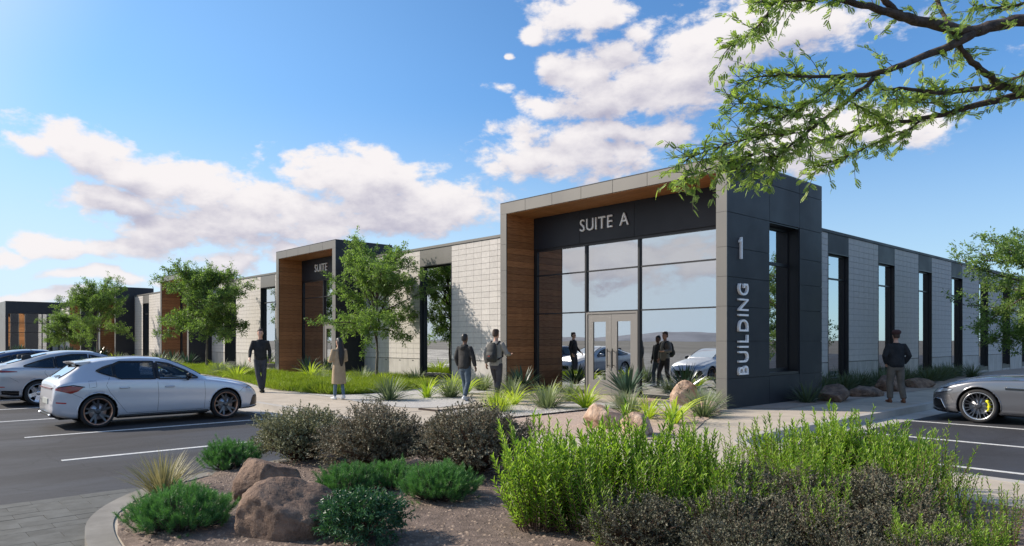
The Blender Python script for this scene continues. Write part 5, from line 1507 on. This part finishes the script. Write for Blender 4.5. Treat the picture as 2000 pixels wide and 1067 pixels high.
# ---- boulders
boulder('tall orange-tan boulder against the glass right of the doors', (-1.2, .12, .15), .3, (.33, .29, .46), 4, 'rock_tan')
boulder('small tan stone between the yuccas and the tall orange boulder', (-1.75, -.55, .04), 1.3, (.27, .22, .17), 5, 'rock_tan')
boulder('cracked tan boulder, left of the pair in pink granite', (.33, -4.62, .14), .4, (.37, .30, .33), 8, 'rock_tan')
boulder('tan boulder with a dark shaded face, right of the pair in pink granite', (1.30, -4.98, .09), 2.0, (.38, .27, .29), 13, 'rock_tan')
boulder('low tan rock peeping behind the lime plant by the corner column', (.1, -.95, .06), .5, (.32, .22, .20), 17, 'rock_tan')
boulder('long flat-topped boulder nearest the dark corner wall', (.62, 4.05, .12), 1.9, (.72, .42, .34), 21, 'rock_brown')
boulder('low rounded boulder left of the standing man in the side bed', (.55, 6.3, .08), 1.4, (.66, .42, .28), 22, 'rock_brown')
boulder('brown boulder right of the standing man in the side bed', (.35, 8.8, .12), 1.7, (.62, .42, .38), 23, 'rock_brown')
boulder('last low boulder of the side bed, above the sports car nose', (.35, 11.3, .08), 1.2, (.62, .42, .24), 24, 'rock_brown')
boulder('tall pointed brown boulder, left and rear of the foreground pair', (1.74, -11.34, .10), .9, (.33, .30, .37), 31, 'rock_brown', cuts=11)
boulder('broad brown boulder in front, right of the foreground pair', (3.06, -11.76, .08), .9, (.46, .38, .40), 36, 'rock_brown', cuts=12)

# ---- foreground island shrubs
dk = 'dark small-leaved shrubs on the island'
D1 = dome(.64, .70, 2100, .030, .55, 14, 'leaf_dark', lump=.3, tw=.11)
D2 = dome(.70, .74, 2400, .030, .55, 14, 'leaf_purple', lump=.35, tw=.11)
D3 = dome(.50, .50, 1300, .032, .5, 12, 'leaf_plum', lump=.4, tw=.12)
plant('dark_shrub', 'dark olive shrub, leftmost of the three, beside the kerb', 'shrub', (-.08, -10.12, .0), D1, dk, .4, .92)
plant('dark_shrub', 'purplish dark shrub in the middle of the three', 'shrub', (1.10, -9.75, .0), D2, dk, 1.4, .94)
plant('dark_shrub', 'brownish dark shrub behind the right part of the pine', 'shrub', (2.10, -9.05, .0), D2, dk, 3.9, .98)
plant('yucca_grass', 'spiky olive grass clump at the kerb left of the boulders', 'grass clump', (.75, -12.02, 0), [('blades', blades(260, .52, .011, .95, .35, 'blade_olive', lo=.0, base=.10))], None, .3, 1.0)
mg = 'low green mugo pines on the island'
PA = pine(.36, .36, 420); PB = pine(.42, .40, 640)
plant('mugo_pine', 'small bright pine behind the boulders next to the leftmost dark shrub', 'pine', (-.05, -11.03, .0), PA, mg, .2, .88)
plant('mugo_pine', 'large dark pine at the bottom left over the curved kerb', 'pine', (2.40, -12.36, .0), PB, mg, 2.0, .86)
plant('mugo_pine', 'pine half hidden behind the broad front boulder', 'pine', (2.15, -10.72, .0), PA, mg, 4.0, .80)
plant('mugo_pine', 'small pine squeezed between two others below the middle dark shrub', 'pine', (2.18, -10.22, .0), PA, mg, 5.2, .72)
plant('mugo_pine', 'light-tipped pine in the centre, right of the squeezed small one', 'pine', (2.9, -10.15, .0), PB, mg, 1.0, .82)
LS = dome(.38, .46, 620, .055, .30, 12, 'leaf_glossy', lump=.25, tw=.14, six=True, upb=.3)
plant('glossy_shrub', 'glossy dark green leafy shrub right of the broad front boulder', 'shrub', (3.62, -11.42, .0), LS, None, .5, .74)
# tall fresh green willow-leaved shrubs
wg = 'tall fresh green willow-leaved shrubs in the foreground'
WA = twiggy(92, .98, .62, .074, .27, 62, 'leaf_willow', lean=.42, wig=.05)
WB = twiggy(74, .90, .58, .064, .27, 58, 'leaf_willow', lean=.48, wig=.06)
WC = twiggy(26, .85, .44, .058, .25, 40, 'leaf_willow', lean=.32, wig=.05)
will = [(4.28, -10.18, WA, .88, 'leftmost tall green shrub beside the bare mulch'), (4.62, -10.02, WB, .84, 'green shrub just right of the leftmost, at the bottom edge'), (4.15, -9.6, WB, .84, 'green shrub left and behind, next to the brownish dark shrub'), (4.5, -9.3, WA, .95, 'green shrub below the cracked tan boulder'),
        (4.95, -9.55, WB, .80, 'green shrub in the middle of the mass, bottom'), (4.7, -8.7, WA, .84, 'green shrub below the pair of tan boulders'), (5.1, -8.9, WB, .76, 'green shrub rising in front of the big lime plant'),
        (4.55, -7.4, WC, .80, 'thin sparse green shrub before the corner column'), (4.95, -7.35, WB, .86, 'green shrub below the dark corner wall'), (5.25, -6.95, WA, .84, 'green shrub below the word on the corner wall'),
        (5.35, -7.7, WB, .78, 'green shrub in the middle of the right hand group'), (5.55, -6.55, WB, .88, 'green shrub over the side kerb'), (5.95, -6.95, WA, .72, 'green shrub covering the first stall line'), (6.15, -6.55, WC, .82, 'sparse green shrub at the asphalt edge'), (6.45, -7.25, WC, .70, 'small sparse green shrub toward the right pavement'),
        (7.05, -8.15, WC, .62, 'low green shrub at the lower right'), (7.35, -8.1, WC, .66, 'low green shrub in the bottom right corner'), (7.7, -8.35, WC, .60, 'last low green shrub at the right edge'), (7.05, -8.95, WB, .50, 'low green shrub at the bottom right of the dark mass'), (6.75, -8.0, WC, .60, 'slender green shrub left of the low ones at the right')]
will += [(5.55, -9.55, WB, .56, 'low green shrub rising from the plum shrubs, nearest the bottom edge'), (6.0, -8.75, WB, .58, 'green shrub in the heart of the plum mass'), (6.3, -9.35, WC, .66, 'thin green shrub at the bottom, right of centre'), (6.75, -9.2, WB, .48, 'low green shrub at the bottom right among plum leaves'), (5.5, -8.45, WB, .70, 'green shrub joining the two green groups'), (6.05, -7.35, WB, .80, 'green shrub along the asphalt edge, middle'),
         (5.75, -8.1, WB, .72, 'green shrub poking through the plum shrubs, upper right'), (5.45, -9.1, WB, .64, 'green shrub poking through the plum shrubs, middle'), (6.35, -7.75, WC, .78, 'loose green shrub at the back of the plum mass'),
         (5.05, -10.2, WC, .62, 'thin green shrub at the bottom edge among the plum leaves'), (6.5, -8.55, WC, .62, 'thin green shrub amid the plum leaves at the lower right')]
for i, (x, y, m_, s, lb) in enumerate(will):
    o = plant('willow_shrub', lb, 'shrub', (x, y, 0), m_, wg, i * 1.3, s * 1.06); o.rotation_euler.x = rnd.uniform(-.13, .13); o.rotation_euler.y = rnd.uniform(-.13, .13)
pk = 'dark purple shrubs under the green ones'
for i, (x, y, s, lb) in enumerate(((5.2, -10.05, .80, 'dark plum shrub at the bottom edge, left of the others'), (5.65, -9.55, .85, 'dark plum shrub at the bottom centre right'), (5.7, -8.75, .95, 'dark plum shrub filling the gap between green shrubs'),
                                   (6.2, -9.25, .80, 'dark plum shrub nearest the camera at the bottom'), (6.2, -8.4, .95, 'dark plum shrub rising right of the green mass'), (6.65, -8.85, .75, 'dark plum shrub low at the right'), (7.0, -9.4, .65, 'dark plum shrub in the bottom right'),
                                   (5.2, -8.3, .85, 'dark plum shrub behind the green mass'), (6.0, -10.0, .72, 'dark plum shrub cut by the bottom edge'), (6.6, -9.6, .62, 'dark plum shrub cut by the bottom edge, farther right'), (6.0, -7.8, .85, 'dark plum shrub under the green shrubs nearest the asphalt'))):
    plant('plum_shrub', lb, 'shrub', (x, y, 0), D3, pk, i * 2.1, s * .86)

# ------------------------------------------------------------------ people
mat('cloth_black', (.016, .017, .020), .85, var=.3, vscale=9, bump=.25, bscale=14, dist=.02)
mat('cloth_charcoal', (.028, .027, .027), .85, var=.3, vscale=9, bump=.3, bscale=12, dist=.02)
mat('cloth_navy_grey', (.045, .050, .065), .85, var=.3, vscale=8, bump=.25, bscale=12, dist=.02)
mat('cloth_dark_grey', (.055, .052, .060), .85, var=.3, vscale=8, bump=.25, bscale=12, dist=.02)
mat('cloth_grey', (.27, .255, .23), .85, var=.15, vscale=8, bump=.25, bscale=12, dist=.02)
mat('cloth_camel', (.40, .30, .19), .8, var=.2, vscale=6, bump=.3, bscale=9, dist=.02)
mat('cloth_khaki', (.15, .125, .10), .85, var=.25, vscale=8, bump=.3, bscale=12, dist=.02)
mat('denim', (.10, .17, .25), .85, var=.3, vscale=10, bump=.25, bscale=14, dist=.02)
mat('denim_dark', (.075, .11, .15), .85, var=.3, vscale=10, bump=.25, bscale=14, dist=.02)
mat('shoe_white', (.62, .64, .66), .6)
mat('shoe_dark', (.03, .027, .022), .5)
mat('shoe_brown', (.16, .06, .025), .5)
mat('beret', (.065, .03, .028), .85)
mat('bag_dark', (.022, .024, .024), .7, bump=.2, bscale=20)
mat('mark_red', (.35, .06, .04), .6)

def fuse(name, prims, m, voxel=.013, sm=4):
    """merge closed shapes into one continuous skin"""
    mb = MB()
    for V, F in prims: mb.add(V, F)
    me = mb.mesh(name + '_raw', m); o = bpy.data.objects.new('tmp', me); COL.objects.link(o)
    a = o.modifiers.new('r', 'REMESH'); a.mode = 'VOXEL'; a.voxel_size = voxel; a.use_smooth_shade = True
    b = o.modifiers.new('s', 'SMOOTH'); b.factor = .6; b.iterations = sm
    bpy.context.view_layer.update()
    out = bpy.data.meshes.new_from_object(o.evaluated_get(bpy.context.evaluated_depsgraph_get())); out.name = name
    bpy.data.objects.remove(o); bpy.data.meshes.remove(me)
    out.materials.clear(); out.materials.append(MATS[m])
    out.polygons.foreach_set('use_smooth', [True] * len(out.polygons))
    return out
def T(pts, rad, n=14): return tube(pts, rad, n, True)
def ball(c, r, n=12):
    c = Vector(c); r = r if isinstance(r, tuple) else (r, r, r); V = []; F = []
    for i in range(n + 1):
        th = math.pi * i / n
        for j in range(n * 2):
            ph = math.pi * j / n; V.append(c + Vector((r[0] * math.sin(th) * math.cos(ph), r[1] * math.sin(th) * math.sin(ph), r[2] * math.cos(th))))
    for i in range(n):
        for j in range(n * 2): F.append((i * 2 * n + j, (i + 1) * 2 * n + j, (i + 1) * 2 * n + (j + 1) % (2 * n), i * 2 * n + (j + 1) % (2 * n)))
    return V, F
def rings(lst, n=18):
    """stacked horizontal ellipses: (x, y, z, rx, ry)"""
    V = []; F = []
    for x, y, z, rx, ry in lst:
        for k in range(n):
            a = 2 * math.pi * k / n; V.append((x + rx * math.cos(a), y + ry * math.sin(a), z))
    for i in range(len(lst) - 1):
        for k in range(n): F.append((i * n + k, i * n + (k + 1) % n, (i + 1) * n + (k + 1) % n, (i + 1) * n + k))
    F.append(tuple(range(n))[::-1]); F.append(tuple(range((len(lst) - 1) * n, len(lst) * n)))
    return V, F
def hand(w, d, sg, curl=.5, s=1.0):
    """palm, four unequal bent fingers and a thumb leaving the side of the palm; w wrist, d pointing direction"""
    w = Vector(w); d = Vector(d).normalized(); side = Vector((0, 1, 0)) - d * d.y; side.normalize(); nrm_ = d.cross(side) * sg
    pr = []; palm = w + d * .085 * s
    pr.append(T([w - d * .02, w + d * .03 * s, palm], [(.020 * s, .026 * s), (.016 * s, .036 * s), (.014 * s, .038 * s)], 10))
    for k, (o_, L) in enumerate(((.030, .070), (.010, .078), (-.011, .072), (-.030, .056))):
        b = palm + side * o_ * s; c1 = curl * .6; c2 = curl * 1.5
        p1 = b + (d * math.cos(c1) + nrm_ * math.sin(c1)) * L * .5 * s; p2 = p1 + (d * math.cos(c2) + nrm_ * math.sin(c2)) * L * .5 * s
        pr.append(T([b - d * .015, b, p1, p2], [.0098 * s, .0098 * s, .009 * s, .0075 * s], 8))
    tb = w + d * .03 * s + side * .03 * s
    pr.append(T([tb - side * .01, tb + (side * .8 + d * .7).normalized() * .035 * s, tb + (side * .55 + d + nrm_ * .4).normalized() * .066 * s], [.012 * s, .011 * s, .009 * s], 8))
    return pr
def person(label, x, y, face, H, legs, arms, top_fn, skin, trs, shoe, top, hair, head_turn=0, group=None, female=False):
    fx = RGT * face[0] + FWD * face[1]
    s = H / 1.8
    root = thing('person', label, 'person', (x, y, .006), math.atan2(-fx.x, fx.y), group, s)
    hips = [(-.092, 0, .92), (.092, 0, .92)]
    legpts = []
    for i, sg in enumerate((-1, 1)):
        kx, ky, kz, ax, ay, az_ = legs[i][:6]
        legpts.append([Vector(hips[i]), Vector((sg * .095 + kx, ky, kz)), Vector((sg * .085 + ax, ay, az_))])
    sh = [Vector((-.185, -.01, 1.44)), Vector((.185, -.01, 1.44))]
    armp = [[sh[i], Vector(arms[i][0]), Vector(arms[i][1])] for i in (0, 1)]
    # body
    pr = [rings([(0, 0, .86, .14, .10), (0, 0, .95, .15, .10), (0, 0, 1.10, .125, .09), (0, 0, 1.28, .15, .10), (0, -.01, 1.42, .15, .085), (0, -.01, 1.49, .07, .06), (0, 0, 1.54, .054, .058), (0, .005, 1.60, .052, .056)])]
    hs = [(0, .02, 1.555, .030, .035), (0, .015, 1.58, .052, .062), (0, .012, 1.62, .064, .080), (0, .008, 1.66, .072, .090), (0, 0, 1.70, .076, .096), (0, -.004, 1.74, .073, .094), (0, -.008, 1.775, .055, .072), (0, -.01, 1.795, .025, .035)]
    pr.append(rings(hs, 20))
    pr.append(T([(0, .085, 1.69), (0, .108, 1.655), (0, .098, 1.648)], [.009, .014, .010], 8))
    for sg in (-1, 1): pr.append(ball((sg * .078, -.004, 1.672), (.010, .020, .030), 8))
    pr.append(T([(-.022, .094, 1.618), (.022, .094, 1.618)], [.006, .006], 6)); pr.append(ball((0, .078, 1.585), (.02, .018, .016), 8))
    for i, sg in enumerate((-1, 1)):
        a = armp[i]; pr.append(T([sh[i] + Vector((-sg * .05, 0, -.01)), a[0], a[0].lerp(a[1], .5), a[1], a[1].lerp(a[2], .45), a[2]], [.045, .050, .042, .036, .034, .024]))
        pr += hand(a[2], arms[i][2] if len(arms[i]) > 2 else (a[2] - a[1]), -sg, .55)
        l = legpts[i]; pr.append(T([l[0], l[0].lerp(l[1], .5), l[1], l[1].lerp(l[2], .4), l[2]], [.085, .068, .050, .050, .034]))
    body = obj('body', fuse('body', pr, skin, .0095, 3), root)
    # trousers
    pr = [rings([(0, 0, .80, .12, .10), (0, -.008, .88, .165, .118), (0, 0, .96, .158, .112), (0, 0, 1.03, .145, .10)])]
    for i in (0, 1):
        l = legpts[i]; dn = (l[2] - l[1]).normalized()
        pr.append(T([l[0] + Vector((0, 0, .03)), l[0].lerp(l[1], .45), l[1], l[1].lerp(l[2], .45), l[2] + Vector((0, 0, .0)) - dn * .02], trs[1] if len(trs) > 1 else [.095, .088, .068, .066, .058]))
    obj('trousers', fuse('trousers', pr, trs[0], .014, 4), root)
    # shoes
    for i, sg in enumerate((-1, 1)):
        a = legpts[i][2]; lift = legs[i][6] if len(legs[i]) > 6 else 0
        f = Vector((sg * .12, math.cos(lift), -math.sin(lift))).normalized(); up = Vector((0, math.sin(lift), math.cos(lift)))
        heel = a - up * .055 - f * .045
        V, F = T([heel - f * .018, heel + f * .04, heel + f * .12, heel + f * .19, heel + f * .235], [(.040, .033), (.048, .038), (.040, .043), (.026, .040), (.018, .024)], 14)
        sole = [(min(v.z, 9)) for v in V]
        o = obj('shoe', fuse('shoe', [(V, F), T([a + up * .02, a - up * .05], [.042, .046], 12)], shoe, .010, 2), root)
    # top
    obj(top[1], fuse(top[1], top_fn(armp, sh), top[0], .014, 3), root)
    # hair
    obj(hair[1], fuse(hair[1], hair[2], hair[0], .009, 2), root)
    # eyes
    e = MB()
    for sg in (-1, 1): e.add(*ball((sg * .030, .088, 1.685), (.011, .008, .007), 6))
    e.obj('eyes', 'hair_black', root, True)
    return root
def sweater(bag=0.0, hem=.90, wide=1.0, sl=.0):
    def fn(armp, sh):
        pr = [rings([(0, 0, hem, .165 * wide, .122), (0, 0, hem + .05, .172 * wide, .128 + bag), (0, 0, 1.10, .170 * wide, .125 + bag), (0, 0, 1.28, .178 * wide, .128), (0, -.01, 1.40, .172 * wide, .108), (0, -.01, 1.475, .115, .080), (0, -.005, 1.505, .066, .066)])]
        for i, sg in enumerate((-1, 1)):
            a = armp[i]; pr.append(T([sh[i] + Vector((-sg * .06, 0, -.02)), a[0] + Vector((0, 0, -.005)), a[0].lerp(a[1], .5), a[1], a[1].lerp(a[2], .5), a[2] + (a[1] - a[2]).normalized() * .015], [.062, .066, .060 + sl, .054 + sl, .048 + sl, .036 + sl]))
        return pr
    return fn
def short_hair(full=1.0): return [rings([(0, -.045, 1.62, .066, .052), (0, -.030, 1.67, .080, .074), (0, -.022, 1.72, .083, .084), (0, -.006, 1.757, .080, .098), (0, -.008, 1.79, .068, .088 * full), (0, -.012, 1.815, .040, .055)], 20)]
leg_walk = [(.0, .14, .51, .0, .20, .10), (.0, -.02, .50, .0, -.22, .13, .35)]
leg_stand = [(.0, .02, .50, .0, .0, .09), (.0, .02, .50, .0, .0, .09)]

person('man in black jumper and dark trousers walking along the kerb by the hatchback bonnet', -12.06, -5.62, (.38, -.92), 1.88,
       [(.0, .05, .50, .02, -.02, .09), (-.03, .10, .51, -.10, .10, .10)],
       [((-.255, -.05, 1.17), (-.25, .06, .93)), ((.27, .02, 1.17), (.29, .20, .98))], sweater(.01, .92), 'skin_light', ('cloth_navy_grey',), 'shoe_dark', ('cloth_black', 'jumper'), ('hair_brown', 'hair', short_hair()))
def coat(armp, sh):
    pr = [rings([(0, .0, .46, .215, .185), (0, 0, .60, .215, .180), (0, 0, .80, .205, .165), (0, 0, .95, .190, .150), (0, 0, 1.10, .175, .135), (0, 0, 1.28, .178, .128), (0, -.01, 1.40, .168, .108), (0, -.01, 1.475, .115, .080), (0, -.005, 1.53, .075, .075)])]
    for i, sg in enumerate((-1, 1)):
        a = armp[i]; pr.append(T([sh[i] + Vector((-sg * .06, 0, -.02)), a[0], a[0].lerp(a[1], .5), a[1], a[1].lerp(a[2], .5), a[2] + (a[1] - a[2]).normalized() * .02], [.066, .074, .070, .070, .062, .055]))
    return pr
long_hair = short_hair() + [T([(0, -.03, 1.77), (0, -.075, 1.70), (0, -.095, 1.56), (.01, -.13, 1.40), (.0, -.155, 1.22), (.0, -.155, 1.08), (0, -.145, .98)], [(.06, .07), (.07, .085), (.06, .095), (.05, .105), (.045, .09), (.035, .065), (.012, .03)], 14)]
w = person('woman in a camel coat and blue jeans with long black hair looking toward the entrance', -8.2, -5.15, (-.70, .70), 1.60,
       [(.0, .03, .50, .01, .10, .09), (.0, -.02, .50, .0, -.12, .12, .3)],
       [((-.24, .04, 1.16), (-.14, .27, 1.12)), ((.25, .02, 1.16), (.13, .26, 1.10))], coat, 'skin_light', ('denim', [.085, .075, .056, .052, .046]), 'shoe_white', ('cloth_camel', 'coat'), ('hair_black', 'hair', long_hair), female=True)
def hoodie(armp, sh):
    pr = sweater(.025, .86, 1.08, .012)(armp, sh)
    pr.append(T([(-.10, -.06, 1.46), (-.06, -.12, 1.44), (0, -.14, 1.43), (.06, -.12, 1.44), (.10, -.06, 1.46)], [(.03, .03), (.05, .04), (.06, .045), (.05, .04), (.03, .03)], 10))
    pr.append(T([(-.085, .0, 1.50), (-.05, -.075, 1.50), (.05, -.075, 1.50), (.085, .0, 1.50), (.04, .07, 1.47), (-.04, .07, 1.47), (-.085, 0, 1.50)], .03, 8))
    return pr
person('man in a black hoodie and blue jeans walking beside the man with the backpack', -5.74, -2.92, (.52, .85), 1.70,
       [(.0, .12, .51, .02, .12, .09), (.0, .02, .49, .0, -.14, .12, .35)],
       [((-.27, -.03, 1.17), (-.26, .06, .93)), ((.28, -.01, 1.17), (.31, .05, .92))], hoodie, 'skin_dark', ('denim_dark', [.098, .092, .072, .066, .060]), 'shoe_white', ('cloth_charcoal', 'hoodie'), ('hair_black', 'hair', short_hair(.9)))
bk = person('man in a grey sweatshirt and dark trousers wearing a black backpack', -5.10, -2.42, (.50, .86), 1.82,
       [(.0, .16, .51, .0, .22, .10), (.0, .0, .49, .0, -.16, .12, .3)],
       [((-.28, -.04, 1.18), (-.30, .02, .93)), ((.30, .03, 1.19), (.26, .25, 1.17))], sweater(.012, .88, 1.0, .008), 'skin_light', ('cloth_dark_grey',), 'shoe_dark', ('cloth_grey', 'sweatshirt'), ('hair_brown', 'hair', short_hair(1.1)))
pk_ = thing('backpack', 'black backpack on the back of the man in the grey sweatshirt', 'backpack', tuple(bk.location), bk.rotation_euler.z, None, bk.scale[0])
obj('bag', fuse('bag', [rings([(0, -.19, .98, .12, .045), (0, -.205, 1.02, .145, .075), (0, -.215, 1.15, .150, .090), (0, -.205, 1.30, .145, .080), (0, -.19, 1.42, .12, .06), (0, -.18, 1.47, .07, .035)]),
                        rings([(0, -.29, 1.04, .10, .02), (0, -.30, 1.08, .115, .035), (0, -.30, 1.17, .11, .035), (0, -.285, 1.22, .09, .02)])], 'bag_dark', .012, 2), pk_)
for sg in (-1, 1):
    obj('strap', tubes_mesh('strap', [([Vector((sg * .10, -.12, 1.42)), Vector((sg * .115, -.03, 1.505)), Vector((sg * .115, .09, 1.46)), Vector((sg * .125, .145, 1.30)), Vector((sg * .165, .06, 1.12)), Vector((sg * .14, -.13, 1.05))], [.02] * 6)], 'bag_dark', 6), pk_)
MB().box(-.03, .03, -.341, -.334, 1.125, 1.145).obj('logo_patch', 'mark_red', pk_)
def cap_hair(): return short_hair()
mr = person('man in a dark jacket and brown cap standing on the shaded side pavement', 1.95, 4.6, (.10, .99), 1.78,
       [(-.03, .05, .50, -.05, .02, .09), (.03, .02, .50, .06, -.10, .09)],
       [((-.29, -.06, 1.17), (-.21, .06, .97)), ((.29, -.06, 1.17), (.21, .06, .97))], sweater(.03, .88, 1.14, .014), 'skin_light', ('cloth_khaki', [.105, .10, .080, .078, .072]), 'shoe_brown', ('cloth_black', 'jacket'), ('hair_brown', 'hair', cap_hair()))
hat = thing('flat_cap', 'soft brown cap on the head of the man on the side pavement', 'cap', tuple(mr.location), mr.rotation_euler.z, None, mr.scale[0])
obj('crown', fuse('crown', [rings([(0, -.01, 1.705, .086, .105), (0, -.012, 1.73, .100, .118), (0, -.02, 1.765, .112, .128), (0, -.025, 1.80, .100, .115), (0, -.02, 1.83, .06, .075)], 20)], 'beret', .010, 3), hat)
